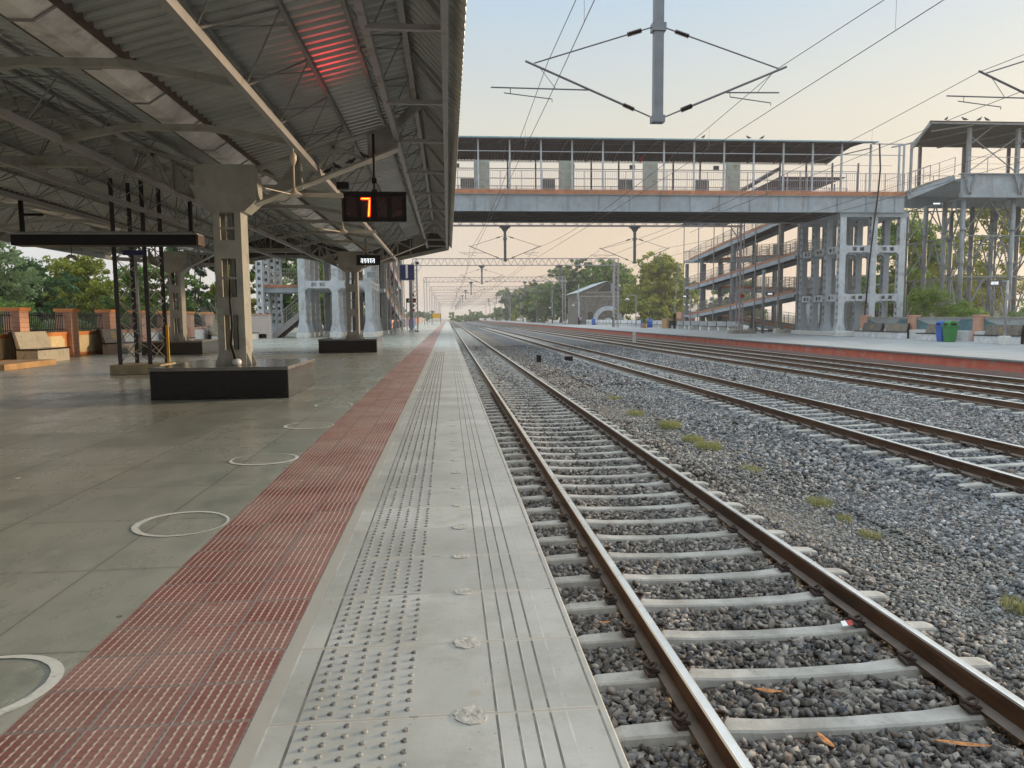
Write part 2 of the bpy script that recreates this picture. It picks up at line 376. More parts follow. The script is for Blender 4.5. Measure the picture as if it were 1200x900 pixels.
def m_bed():
    b = MatB('ballast_bed', .95)
    v1 = b.voro(19, 'F1', 'Color'); 
    sp = b.t.nodes.new('ShaderNodeSeparateColor'); b.t.links.new(v1.o, sp.inputs[0]); r = Sock(b.t, sp.outputs[0]); g = Sock(b.t, sp.outputs[1])
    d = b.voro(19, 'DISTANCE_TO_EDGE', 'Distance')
    blue = (b.x + (b.noise(1.1,4)-.5)*1.0).step(4.6, 5.4); dust = (b.x + (b.noise(.9,4)-.5)*.8 - 4.2).abs().lt(.85)
    lo = b.mix(blue, (.075,.065,.055), (.07,.078,.09)); hi = b.mix(blue, (.25,.23,.20), (.27,.285,.30))
    c = b.mix(r, lo, hi); c = b.mix(g.gt(.9)*.6, c, (.28,.17,.12))
    c = b.mix(dust*.45, c, (.33,.30,.24))
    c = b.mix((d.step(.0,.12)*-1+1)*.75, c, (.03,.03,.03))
    c = b.mix(b.noise(.35,5).step(.55,.75)*.25, c, (.2,.14,.1))
    b.col(c); b.bump(d.step(0,.3) + r*.6, .03, 1.0); return b.m
M['bed'] = m_bed()
def m_rail():
    b = MatB('rusty_rail_steel', .6, .3); n = b.noise(6, 5, .6, (1,.3,1)); b.col(b.mix(n.step(.3,.7), (.055,.026,.014), (.14,.07,.035))); b.rough(n*.3+.4); return b.m
M['rail'] = m_rail()
M['railfoot'] = simple('dusty_rail_foot', (.17,.14,.12), .85, scale=5, amt=.25)
M['railtop'] = simple('polished_rail_head', (.86,.84,.80), .3, .9, scale=3, amt=.06)
def m_sleeper():
    b = MatB('concrete_sleeper', .8); n = b.noise(3, 6, .65); n2 = b.noise(30, 4, .6)
    c = b.mix(n.step(.3,.7), (.27,.255,.225), (.46,.44,.40)); c = b.mix(n2.step(.6,.75)*.6, c, (.12,.11,.1)); k = b.noise(1.1,3); c = b.mix(k.step(.62,.74)*.4, c, (.28,.14,.09))
    b.col(c); b.bump(n2, .003); return b.m
M['sleeper'] = m_sleeper()
M['clip'] = simple('rusty_rail_clip', (.06,.04,.032), .8, scale=20, amt=.4)
def m_redwall():
    b = MatB('peeling_red_wall_paint', .75); n = b.noise(1.5, 7, .65); n2 = b.noise(5, 6, .7)
    c = b.mix(n.step(.3,.7), (.48,.10,.07), (.60,.17,.11)); pe = (n*.6+n2*.4).step(.56,.6); c = b.mix(pe, c, (.33,.27,.24)); c = b.mix(b.z.lt(-.73)*.85, c, (.24,.21,.19))
    b.col(c); b.bump(n2 - pe, .01); return b.m
M['redwall'] = m_redwall()
def m_leaf(name, a, c2, c3=None):
    b = MatB(name, .55, 0, .3); t = b.attr('tint'); r = b.rnd()
    c = b.mix(t, a, c2); c = b.mix(b.noise(.45, 3).step(.35,.65)*.5, c, c3 or a)
    b.col(c); b.b.inputs['Transmission Weight'].default_value = 0
    # thin leaves let light through
    tr = b.t.nodes.new('ShaderNodeBsdfTranslucent'); b.t.links.new(c.o, tr.inputs[0]); mx = b.t.nodes.new('ShaderNodeMixShader'); mx.inputs[0].default_value = .3
    out = b.t.nodes['Material Output']; b.t.links.new(b.b.outputs[0], mx.inputs[1]); b.t.links.new(tr.outputs[0], mx.inputs[2]); b.t.links.new(mx.outputs[0], out.inputs[0])
    return b.m
M['leaf_dark'] = m_leaf('dark_green_leaves', (.035,.08,.03), (.12,.22,.06), (.06,.12,.045))
M['leaf_mid'] = m_leaf('mid_green_leaves', (.07,.14,.025), (.24,.36,.07), (.14,.22,.04))
M['leaf_yellow'] = m_leaf('yellow_green_leaves', (.16,.19,.02), (.42,.43,.07), (.25,.28,.04))
M['leaf_grey'] = m_leaf('grey_green_leaves', (.12,.18,.07), (.34,.42,.20), (.19,.26,.10))
M['grass'] = m_leaf('grass_blades', (.17,.19,.06), (.42,.42,.19), (.27,.29,.10))
M['dry'] = simple('dry_twigs', (.42,.36,.28), .9, amt=.3)

# ------------------------------------------------------------------ setting: ground, platforms
mb = MB().box(-1500,1500,-60,3000,-1.6,-1.14); tag(mb.build('ground', M['gravelpath']), kind='structure')
PF2Z = -.30; PX2 = 19.35; PE = .51
mb = MB().add([(PE-.12,-12,-1.085),(PX2+.1,-12,-1.085),(PX2+.1,700,-1.085),(PE-.12,700,-1.085)], [(0,1,2,3)]); tag(mb.build('ballast_bed', M['bed']), kind='structure')
# platform one: solid body and separate top sheets butted edge to edge
WX = -14.0
mb = MB().box(WX-6, PE-.10, -12, 260, -1.139, -.045); tag(mb.build('platform_body', M['concrete']), kind='structure')
mb = MB().add([(WX-6,-12,0),(-1.44,-12,0),(-1.44,260,0),(WX-6,260,0)], [(0,1,2,3)]); tag(mb.build('platform_floor', M['floor']), kind='structure')
mb = MB().add([(-1.44,-12,0),(-.66,-12,0),(-.66,260,0),(-1.44,260,0)], [(0,1,2,3)]); tag(mb.build('red_tile_strip', M['red']), kind='structure')
mb = MB()
mb.prism([(-.66,-.04),(-.66,0),(PE-.006,0),(PE,-.006),(PE,-.06),(PE-.02,-.06),(PE-.02,-.04)], -12, 260, 'y')
# tactile domes
mb.m(1)
M['dome'] = simple('shade_dark_dome', (.23,.225,.205), .7, scale=30, amt=.5)  # domes share the slab colour; their shading is put into this darker tone
for j in range(-3, 48):
    y0 = 2.30 + .54*j
    for k in range(9):
        for i, x in enumerate((-.465,-.41,-.345,-.285,-.22,-.155)):
            y = y0 + .03 + .06*k + (.03 if i % 2 else 0)*.6 + random.uniform(-.002,.002)
            if y > y0 + .515 and k == 8: continue
            if y < 1.2: continue
            n = 8 if y < 8 else 5; r = .0125; h = .0065
            xx = x + random.uniform(-.0015,.0015)
            vs = [(xx+r*cos(2*pi*q/n), y+r*sin(2*pi*q/n), .0002) for q in range(n)] + [(xx+r*.62*cos(2*pi*q/n), y+r*.62*sin(2*pi*q/n), h) for q in range(n)]
            mb.add(vs, [(q,(q+1)%n,(q+1)%n+n,q+n) for q in range(n)] + [tuple(range(n,2*n))])
tag(mb.build('platform_edge_paving', [M['paving'], M['dome']], fix=False), kind='structure')
# round mortar patches on slab joints, painted social-distance rings
M['mortar'] = simple('rough_mortar', (.45,.43,.385), .95, scale=25, amt=.25, bump=.006, bscale=60)
MP = []
for j in range(-1, 14):
    y = 2.30 + .54*j + random.uniform(-.015,.015); mb = MB(); n = 22; r0 = random.uniform(.038,.056)
    pts = [(.055+r0*(1+random.uniform(-.16,.16))*cos(2*pi*q/n), y+r0*(1+random.uniform(-.1,.1))*sin(2*pi*q/n), .004) for q in range(n)]
    mb.add(pts, [tuple(range(n))]); mb.add([(p[0]*1.0, p[1], .0003) for p in pts]+pts, [(q,(q+1)%n,(q+1)%n+n,q+n) for q in range(n)])
    o = mb.build('mortar_patch', M['mortar'], fix=False); tag(o, kind='structure')
M['ringpaint'] = simple('worn_white_floor_paint', (.72,.72,.66), .6, scale=9, dirt=(.30,.31,.27), dscale=9, amt=.15)
for k in range(7):
    cx, cy = -1.745 + random.uniform(-.02,.02), 2.62 + 2.14*k; n = 72; mb = MB(); vs = []
    ph = random.uniform(0, 6)
    for q in range(n):
        a = 2*pi*q/n; wd = .030 + .018*sin(a+ph+1.5)+random.uniform(-.002,.002)
        ro = .300 + .012*sin(2*a+ph); vs += [(cx+ro*cos(a), cy+ro*sin(a)*.97, .004), (cx+(ro-wd)*cos(a), cy+(ro-wd)*sin(a)*.97, .004)]
    mb.add(vs, [(2*q, 2*q+1, 2*((q+1)%n)+1, 2*((q+1)%n)) for q in range(n)])
    tag(mb.build('painted_floor_ring', M['ringpaint'], fix=False), kind='structure')

# platform two
mb = MB(); mb.box(PX2+.06, 60, -12, 700, -1.139, PF2Z-.10); tag(mb.build('far_platform_wall', M['redwall']), kind='structure')
M['pf2top'] = simple('far_platform_paving', (.25,.265,.27), .9, scale=.8, dirt=(.27,.27,.26), dscale=.7, amt=.12, bump=.006, bscale=4)
mb = MB(); mb.box(PX2+.03, 60, -12, 700, PF2Z-.097, PF2Z)
mb.box(PX2-.05, PX2+.55, -12, 700, PF2Z-.05, PF2Z+.004)
tag(mb.build('far_platform', M['pf2top']), kind='structure')

M['paper'] = simple('dirty_paper', (.62,.60,.55), .8)
for i,(x,y,sz,l) in enumerate([(-2.92,4.0,.05,'white paper scrap on the floor at the left edge beside the second painted ring'),(-4.0,5.6,.035,'tiny pale scrap on the left floor between two slab joints'),(-3.6,6.3,.03,'crumb like scrap farther up the left floor'),(-2.3,8.2,.025,'tiny scrap on the floor left of the third painted ring'),(-4.6,8.9,.04,'pale wrapper scrap on the floor in front of the nearest plinth'),(-1.2,5.9,.02,'tiny pale scrap lying on the red tile strip')]):
    mb = MB(); n = 7; r_ = random.Random(i); top = [(sz*r_.uniform(.5,1)*cos(2*pi*k/n), sz*.8*r_.uniform(.5,1)*sin(2*pi*k/n), .006+r_.uniform(0,.35)*sz) for k in range(n)]
    mb.add([(0,0,.004+.3*sz)]+top, [(0,k+1,(k+1)%n+1) for k in range(n)]); o = mb.build('paper_scrap', M['paper'], fix=False, loc=(x,y,0)); tag(o, l, 'litter')
# ------------------------------------------------------------------ tracks
RH = -.84; RB = RH-.172
prof = [(-.075,0),(.075,0),(.075,.012),(.012,.028),(.010,.118),(.034,.132),(.0335,.160),(.026,.170),(.014,.172),(-.014,.172),(-.026,.170),(-.0335,.160),(-.034,.132),(-.010,.118),(-.012,.028),(-.075,.012)]
def rail_mesh(x, y0, y1):
    mb = MB(); n = len(prof); ys = list(np.arange(y0, 60, 3.0)) + list(np.arange(60, y1, 30.0)) + [y1]
    vs = [(x+p[0], y, RB+p[1]) for y in ys for p in prof]; mb.v = vs
    for i in range(len(ys)-1):
        for k in range(n):
            mb.f.append([i*n+k, i*n+(k+1)%n, (i+1)*n+(k+1)%n, (i+1)*n+k]); mb.mi.append(2 if k in (6,7,8,9,10) else 1 if k in (1,2,14,0) else 0)
    return mb
def sleeper_mb():
    mb = MB(); secs = [(-1.375,-.035,.115,.12),(-1.32,-.018,.14,.13),(-.95,-.004,.155,.13),(-.72,-.004,.155,.13),(-.5,-.022,.14,.12),(0,-.032,.13,.12),(.5,-.022,.14,.12),(.72,-.004,.155,.13),(.95,-.004,.155,.13),(1.32,-.018,.14,.13),(1.375,-.035,.115,.12)]
    vs = []
    for x, z, wt, wb_ in secs: vs += [(x,-wt/2-.035,-.16),(x,-wt/2,z-.012),(x,-wt/2+.012,z),(x,wt/2-.012,z),(x,wt/2,z-.012),(x,wt/2+.035,-.16)]
    n = 6; fs = []
    for i in range(len(secs)-1):
        for k in range(n): fs.append((i*n+k,i*n+(k+1)%n,(i+1)*n+(k+1)%n,(i+1)*n+k))
    fs += [tuple(range(n)), tuple(len(vs)-n+k for k in range(n))]
    return mb.add(vs, fs)
def clip_mb():
    """bent round-bar elastic clip seen from the side of the rail foot, pointing to +x away from the rail"""
    mb = MB(); pts = []
    for t in np.linspace(0, 1, 22):
        a = t*2*pi*1.15
        pts.append((.115 + .040*cos(a) , .048*sin(a) + (t-.5)*.05, .035 + .022*sin(a*.5+.6)+ .010*cos(2*a)))
    mb.tube(pts, .0105, 6); mb.tube([(.06,.03,.020),(.10,.035,.034),(.13,.0,.03)], .0105, 6)
    mb.box(.079,.135,-.05,.05,-.012,.012); return mb
slp_mesh = sleeper_mb().build('sleeper_src', M['sleeper']).data
clip_meshes = {}
for sgn in (1,-1):
    mbx = clip_mb(); mbx.v = [(v[0]*sgn, v[1]*sgn, v[2]) for v in mbx.v]; clip_meshes[sgn] = mbx.build('clip_src', M['clip'], smooth=False).data
for o in list(bpy.data.objects):
    if o.name.startswith(('sleeper_src','clip_src')): bpy.data.objects.remove(o)
TR = [(2.265,'railway track nearest the platform edge, with rusty rails on pale concrete sleepers',1.45,True),
      (8.36,'second railway track from the near platform, between two beds of blue grey ballast',6.0,True),
      (14.55,'third railway track, running left of the track beside the red platform wall',13.0,False),
      (17.85,'railway track running close along the red wall of the far platform',16.0,False)]
for ti, (cx, lab, ys, clips) in enumerate(TR):
    t = empty('railway_track', (cx, 0, 0), lab, 'railway track', 'railway tracks')
    for sg in (-1,1): rail_mesh(sg*.872, -4 if ti < 1 else 2, 650).build('rail', [M['rail'],M['railfoot'],M['railtop']], t)
    y = ys; k = 0
    y = ys + (.6 - (ys - 3.84) % .6) % .6
    while k < 100:
        o = bpy.data.objects.new('sleeper', slp_mesh); COL.objects.link(o); o.parent = t
        o.location = (random.uniform(-.015,.015), y, RB-.006+random.uniform(-.004,.004)); o.rotation_euler = (0,0,random.uniform(-.012,.004)-.010)
        nclip = 34 if ti == 0 else 24
        if clips and k < nclip:
            for sx in (-.872,.872):
                for sg in (1,-1):
                    c = bpy.data.objects.new('rail_clip', clip_meshes[sg]); COL.objects.link(c); c.parent = o; c.location = (sx-o.location.x, 0, .006)
        y += .6; k += 1
    # the rest of the sleepers, far off
    mb = MB(); s2 = sleeper_mb()
    while y < 170: mb.add([(v[0], v[1]+y, v[2]+RB-.006) for v in s2.v], s2.f); y += .6
    r = mb.build('far_sleepers', M['sleeper'], t, fix=False); tag(r, kind='stuff')

# ballast stones: one mesh each
ico_v = []
bm = bmesh.new(); bmesh.ops.create_icosphere(bm, subdivisions=1, radius=1); ICO_V = np.array([v.co[:] for v in bm.verts]); ICO_F = np.array([[v.index for v in f.verts] for f in bm.faces]); bm.free()
CUB_V = np.array([(x,y,z) for x in (-1,1) for y in (-1,1) for z in (-1,1)], float)*.72
CUB_F = np.array([(0,1,3,2),(4,6,7,5),(0,4,5,1),(2,3,7,6),(0,2,6,4),(1,5,7,3)])
def sleeper_clear(x, y, z, cx, ys):
    return z
def stones(name, pts, size, zs, mat, kind='ico', flat=.65, label=None):
    BV, BF = (ICO_V, ICO_F) if kind == 'ico' else (CUB_V, CUB_F)
    n = len(pts); nv = len(BV)
    V = np.repeat(BV[None], n, 0)
    # chip planes: angular stones
    V = V*(1 + rng.uniform(-.15,.30,(n,nv,1))) if kind == 'ico' else V + rng.uniform(-.34,.34,(n,nv,3))
    for _ in range(5 if kind == 'ico' else 1):      # broken faces
        nr = rng.normal(size=(n,3)); nr /= np.linalg.norm(nr,axis=1)[:,None]; dpl = rng.uniform(.38,.8,n)
        pr_ = (V*nr[:,None,:]).sum(-1) - dpl[:,None]; V = V - np.maximum(pr_,0)[...,None]*nr[:,None,:]
    V *= 1.25
    sc = np.stack([rng.uniform(.75,1.25,n), rng.uniform(.55,.95,n), rng.uniform(.4,.75,n)], 1)*size[:,None]*.5
    V = V*sc[:,None,:]
    a = rng.uniform(0,2*pi,n); b = rng.normal(0,.45,n); c = rng.normal(0,.45,n)
    ca,sa,cb,sb,cc,s_c = np.cos(a),np.sin(a),np.cos(b),np.sin(b),np.cos(c),np.sin(c)
    x,y,z = V[...,0],V[...,1],V[...,2]
    y,z = y*cb[:,None]-z*sb[:,None], y*sb[:,None]+z*cb[:,None]
    x,z = x*cc[:,None]+z*s_c[:,None], -x*s_c[:,None]+z*cc[:,None]
    x,y = x*ca[:,None]-y*sa[:,None], x*sa[:,None]+y*ca[:,None]
    V = np.stack([x+pts[:,0:1], y+pts[:,1:2], z+zs[:,None]], -1).reshape(-1,3)
    k = BF.shape[1]; F = (BF[None]+ (np.arange(n)*nv)[:,None,None]).reshape(-1)
    me = bpy.data.meshes.new(name); nf = n*len(BF)
    me.vertices.add(n*nv); me.vertices.foreach_set('co', V.astype(np.float32).ravel())
    me.loops.add(nf*k); me.loops.foreach_set('vertex_index', F.astype(np.int32))
    me.polygons.add(nf); me.polygons.foreach_set('loop_start', np.arange(0,nf*k,k,dtype=np.int32))
    me.update(calc_edges=True)
    for an, lo, hi in (('tint',0,1),('hue',0,1)):
        at = me.attributes.new(an, 'FLOAT', 'POINT'); at.data.foreach_set('value', np.repeat(rng.uniform(lo,hi,n)**1.7, nv).astype(np.float32))
    me.materials.append(mat); o = bpy.data.objects.new(name, me); COL.objects.link(o); tag(o, kind='stuff'); return o
def scatter(x0,x1,y0,y1,dens):
    n = int((x1-x0)*(y1-y0)*dens); p = np.stack([rng.uniform(x0,x1,n), rng.uniform(y0,y1,n)],1)
    keep = (p[:,0] < p[:,1]*.84+1.0) & (p[:,0] > -1)
    return p[keep]
def bedz(x, y):
    """height of the ballast surface: low between sleepers, shoulders, cess between tracks"""
    z = np.full(len(x), -1.060)
    for cx,_,ys,_c in TR:
        d = np.abs(x-cx); inside = d < 1.38
        z = np.where(inside, -1.084 + .018*rng.random(len(x)), z)
        dy = np.abs(((y-3.84+.3) % .6) - .3)          # distance to sleeper centre
        z = np.where(inside & (dy < .115), -1.20, z)
        z = np.where((d < .97) & (d > .77), np.minimum(z, -1.085), z)
    wave = .02*np.sin(x*1.7+y*.6)+.015*np.sin(y*1.3)
    mid = (x > 3.7) & (x < 6.9); z = np.where(mid, -1.055+wave-.02*(x<4.8), z)
    return z
def do(name, pts, s0, s1, mat, kind='cube'):
    if not len(pts): return
    size = rng.uniform(s0, s1, len(pts)); z = bedz(pts[:,0], pts[:,1]) + rng.uniform(-.012,.016,len(pts)) ; keep = z > -1.15
    stones(name, pts[keep], size[keep], z[keep], mat, kind)
noiseb = lambda p: .25*np.sin(p[:,1]*2.1)+.18*np.sin(p[:,1]*5.3+1)+rng.normal(0,.12,len(p))
P = scatter(.42, 7.6, 1.7, 9, 1250); b1 = 3.75+noiseb(P)*.4; b2 = 4.95+noiseb(P)
do('track_ballast', P[P[:,0]<b1], .028,.066, M['stones_brown'])
q = (P[:,0]>=b1)&(P[:,0]<b2); do('dusty_gravel', P[q], .022,.05, M['stones_dust'])
P2 = scatter(3.9, 5.2, 1.7, 12, 700); do('dusty_gravel', P2, .015,.035, M['stones_dust'], 'cube')
do('blue_ballast', P[P[:,0]>=b2], .028,.070, M['stones_blue'])
P = scatter(.42, 16, 9, 24, 330); b1 = 3.9+noiseb(P)*.4; b2 = 4.95+noiseb(P)
do('track_ballast', P[P[:,0]<b1], .045,.085, M['stones_brown'], 'cube'); q = (P[:,0]>=b1)&(P[:,0]<b2); do('dusty_gravel', P[q], .03,.07, M['stones_dust'], 'cube')
do('blue_ballast', P[P[:,0]>=b2], .045,.09, M['stones_blue'], 'cube')
P = scatter(.42, 19.2, 24, 60, 75); b1 = 3.9+noiseb(P)*.4; b2 = 4.95+noiseb(P)
do('track_ballast', P[P[:,0]<b2], .07,.11, M['stones_brown'], 'cube'); do('blue_ballast', P[P[:,0]>=b2], .07,.12, M['stones_blue'], 'cube')

# grass tufts in the ballast
def tuft(name, x, y, r, n, h, label):
    mb = MB()
    for i in range(n):
        a = random.uniform(0,2*pi); d = r*sqrt(random.random()); bx, by = d*cos(a), d*sin(a)*1.3
        hh = h*random.uniform(.4,1); lx, ly = random.gauss(0,.35)*hh, random.gauss(0,.35)*hh; wd = .003
        aa = random.uniform(0,pi); cx, sx = cos(aa)*wd, sin(aa)*wd
        mb.add([(bx-cx,by-sx,-.03),(bx+cx,by+sx,-.03),(bx+lx*.4+cx*.8,by+ly*.4+sx*.8,hh*.6),(bx+lx*.4-cx*.8,by+ly*.4-sx*.8,hh*.6),(bx+lx,by+ly,hh)], [(0,1,2,3),(3,2,4)])
    o = mb.build(name, M['grass'], fix=False, loc=(x,y,-1.05)); 
    at = o.data.attributes.new('tint','FLOAT','POINT'); at.data.foreach_set('value', [random.random() for _ in o.data.vertices])
    return tag(o, label, 'grass tuft', 'grass tufts between the first two tracks')
for i,(x,y,r,n,h,l) in enumerate([(4.51,5.27,.10,160,.10,'grass tuft at the right edge of the photo beside the nearest track'),
    (4.46,7.21,.10,150,.07,'small grass tuft in blue ballast, second nearest of the row'),(4.55,7.86,.08,110,.06,'tiny grass tuft in the gravel, third nearest of the row'),
    (4.61,8.55,.14,220,.10,'grass tuft spreading in the gravel, fourth nearest of the row'),(4.56,10.5,.16,260,.11,'low grass tuft right behind the gap in the row of tufts'),
    (4.61,12.47,.22,520,.14,'wide yellow green grass tuft midway along the row'),(4.60,13.3,.2,360,.12,'grass tuft just behind the wide yellow green one'),
    (4.70,15.02,.24,560,.17,'tallest grass tuft, in the middle of the row by the track'),(4.52,17.13,.22,300,.12,'sparse grass tuft, second farthest of the row'),
    (4.71,20.26,.26,360,.14,'farthest grass tuft of the row, beside the dusty gravel')]): tuft('grass_tuft', x, y, r, n, h, l)
# seed pods
def pod(x, y, z, ln, rz, label, c='pod', tilt=0):
    mb = MB(); n = 8; vs = []; N = 7
    for i in range(N):
        t = i/(N-1); wdt = .019*sin(pi*(t*.9+.05))+.002
        vs += [((t-.5)*ln, -wdt, .006+.02*t*t), ((t-.5)*ln, 0, -.001+.02*t*t), ((t-.5)*ln, wdt, .006+.02*t*t), ((t-.5)*ln, 0, .010+.02*t*t)]
    fs = [(4*i+k, 4*i+(k+1)%4, 4*i+4+(k+1)%4, 4*i+4+k) for i in range(N-1) for k in range(4)]
    o = mb.add(vs, fs).build('seed_pod', M[c], loc=(x,y,z)); o.rotation_euler = (0,tilt,rz); return tag(o, label, 'seed pod', 'fallen seed pods')
pod(1.95,4.17,-1.03,.17,-.6,'pale orange seed pod lying on the stones between the rails')
pod(2.0,3.57,-.995,.12,1.9,'reddish seed pod standing across a pale sleeper near the left rail')
pod(1.21,3.40,-1.03,.15,-1.0,'curled seed pod lying against the left rail foot near the platform')
pod(1.27,3.06,-1.03,.12,1.5,'seed pod beside the left rail, cut by the bottom of the photo')
pod(2.75,3.52,-1.03,.26,-.45,'long dark orange seed pod between two sleepers near the right rail')
pod(1.16,5.28,-1.03,.1,-.5,'small pale seed pod between the platform edge and the left rail')
mb = MB(); mb.add([(-.04,-.02,.0),(.04,-.025,.012),(.045,.02,.03),(-.035,.025,.02)], [(0,1,2,3)]); mb.m(1).add([(-.04,-.02,.001),(-.0,-.023,.007),(.0,.022,.026),(-.035,.025,.021)], [(0,1,2,3)])
o = mb.build('crumpled_wrapper', [M['redpaint'], M['whiteface']], fix=False, loc=(2.93,4.99,-1.0)); tag(o, 'small crumpled red and white wrapper in the ballast by the right rail', 'litter')

# ------------------------------------------------------------------ station canopy
Y0c, YE = -12.0, 33.2
can = empty('platform_canopy', (-7, 12, 0), 'large steel platform canopy with corrugated roof and lattice girders over the near platform', 'canopy')
can.location = (0,0,0)
roofp = [(.22,4.43),(-.48,5.16),(-3.60,4.33),(-4.24,4.33),(-7.05,5.10),(-10.05,4.33),(-10.70,4.33),(-13.5,5.0),(-14.55,4.06)]
def sheet(profile, name):
    per = .21; ys = []; y = Y0c; hs = []
    while y < YE:
        for dy, h in ((0,0),(.045,0),(.06,.05),(.175,.05),(.195,0)): ys.append(min(y+dy, YE)); hs.append(h)
        y += per
    ys.append(YE); hs.append(0)
    n = len(profile); vs = []; fs = []
    for yy, h in zip(ys, hs):
        for px, pz in profile: vs.append((px, yy, pz + h))
    for i in range(len(ys)-1):
        for k in range(n-1): fs.append((i*n+k, i*n+k+1, (i+1)*n+k+1, (i+1)*n+k))
    o = MB().add(vs, fs).build(name, M['sheet'], can, fix=False)
    md = o.modifiers.new('solid','SOLIDIFY'); md.thickness = .006; md.offset = 1
    return o
sheet([(.24,4.41),(-.48,5.16)], 'roof_sheet'); sheet([(-.48,5.163),(-3.60,4.33)], 'roof_sheet')
sheet([(-4.24,4.33),(-7.05,5.10)], 'roof_sheet'); sheet([(-7.05,5.103),(-10.05,4.33)], 'roof_sheet')
sheet([(-10.70,4.33),(-13.5,5.0)], 'roof_sheet'); sheet([(-13.5,5.003),(-14.55,4.06)], 'roof_sheet')
def gutter(cx):
    mb = MB(); pr = [(cx-.34,4.36),(cx-.33,4.30),(cx-.15,4.15),(cx+.07,4.15),(cx+.30,4.30),(cx+.31,4.36)]
    n = len(pr); ys = [Y0c, YE]
    mb.add([(p[0], y, p[1]) for y in ys for p in pr] , [(k,k+1,n+k+1,n+k) for k in range(n-1)])
    g = mb.build('gutter', M['duct'], can, fix=False); md = g.modifiers.new('s','SOLIDIFY'); md.thickness = .01; md.offset = 1
    y = .8; s0 = None
    while y < YE:
        if s0 is None:
            mb = MB()
            for k in range(n-1):
                a, b = pr[k], pr[k+1]; mb.bar((a[0]-(0 if k==0 else .004),0,a[1]-.014),(b[0]+.004,0,b[1]-.014),.03,.012)
            s0 = mb.build('gutter_strap', M['rod'], can, loc=(0,y,0))
        else: c = s0.copy(); COL.objects.link(c); c.location = (0,y,0)
        y += 1.34
    for sx in (-.33,.31): MB().box(cx+sx-.025, cx+sx+.025, Y0c, YE, 4.27, 4.395).build('gutter_angle', M['angle'], can)
gutter(-3.92); gutter(-10.38)
def roofz(x):
    for (xa,za),(xb,zb) in zip(roofp[:-1], roofp[1:]):
        if xb <= x <= xa: return za + (zb-za)*(x-xa)/(xb-xa)
    return 4.4
def truss(cx, zb, spread, left=True, rightt=True, cw=.085):
    y0, y1 = -6, YE-.4
    mb = MB(); tops = []
    if left: tops.append(cx-spread)
    if rightt: tops.append(cx+spread)
    for tx in tops:
        tz = roofz(tx)-.06
        mb.bar((tx,y0,tz),(tx,y1,tz),.055,.06)
        y = y0; step = 1.62; up = True
        while y+step < y1:
            mb.tube([(cx,y,zb+.04),(tx,y+step,tz)], .013, 5, False)
            mb.tube([(cx,y,zb+.04),(tx,y,tz)], .011, 5, False)
            y += step
    if len(tops) == 2:
        y = y0
        while y < y1: mb.tube([(tops[0],y,roofz(tops[0])-.07),(tops[1],y+.47,roofz(tops[1])-.07)], .009, 5, False); y += 1.62
    g = mb.build('lattice_girder', M['rod'], can, fix=False)
    MB().box(cx-cw/2, cx+cw/2, y0, y1, zb-.05, zb+.05).build('bottom_chord', M['chord'], g)
    return g
truss(-.83, 4.44, .30); truss(-2.2, 3.86, .42); truss(-5.4, 3.86, .42); truss(-7.05, 3.88, .45); truss(-8.8, 3.86, .42); truss(-12.2, 3.86, .42, cw=.09)
# ridge and plain purlins under the sheet
for px in (-.5, -13.3):
    MB().box(px-.035, px+.035, Y0c, YE, roofz(px)-.11, roofz(px)-.03).build('purlin', M['chord'], can)
MB().box(-.02,.06, Y0c, YE, 4.36,4.50).build('eave_beam', M['chord'], can)
MB().box(-14.5,-14.38, Y0c, YE, 3.93,4.08).build('eave_beam', M['chord'], can)
yy = 2.9
for k, yv in enumerate([2.6,5.4,8.1,10.8,13.1,15.8,18.5,21.2,23.9,26.6,29.2,31.8]):
    MB().box(-.82,-.02, yv-.03, yv+.03, 4.36,4.42).build('eave_strut', M['chord'], can)
    MB().bar((-.45,yv,5.05),(0.0,yv,4.5),.05).build('eave_rafter', M['chord'], can)
# bent braces under the gutters
def brace(cx, y, a, b):
    z1, z0 = 4.055, 3.86
    pts = [(a,y,z0),(cx-.62,y,z1-.015),(cx-.48,y,z1),(cx+.48,y,z1),(cx+.62,y,z1-.015),(b,y,z0)]
    mb = MB()
    for p, q in zip(pts[:-1], pts[1:]): mb.bar(p, q, .09, .085)
    mb.build('bent_brace', M['cream'], can)
for y in (3.3,5.95,8.4,11.05,15.8,18.5,21.2,23.9,26.6,31.5):
    brace(-3.92, y, -5.4, -2.2)
    if y > 10: brace(-10.38, y, -12.2, -8.8)
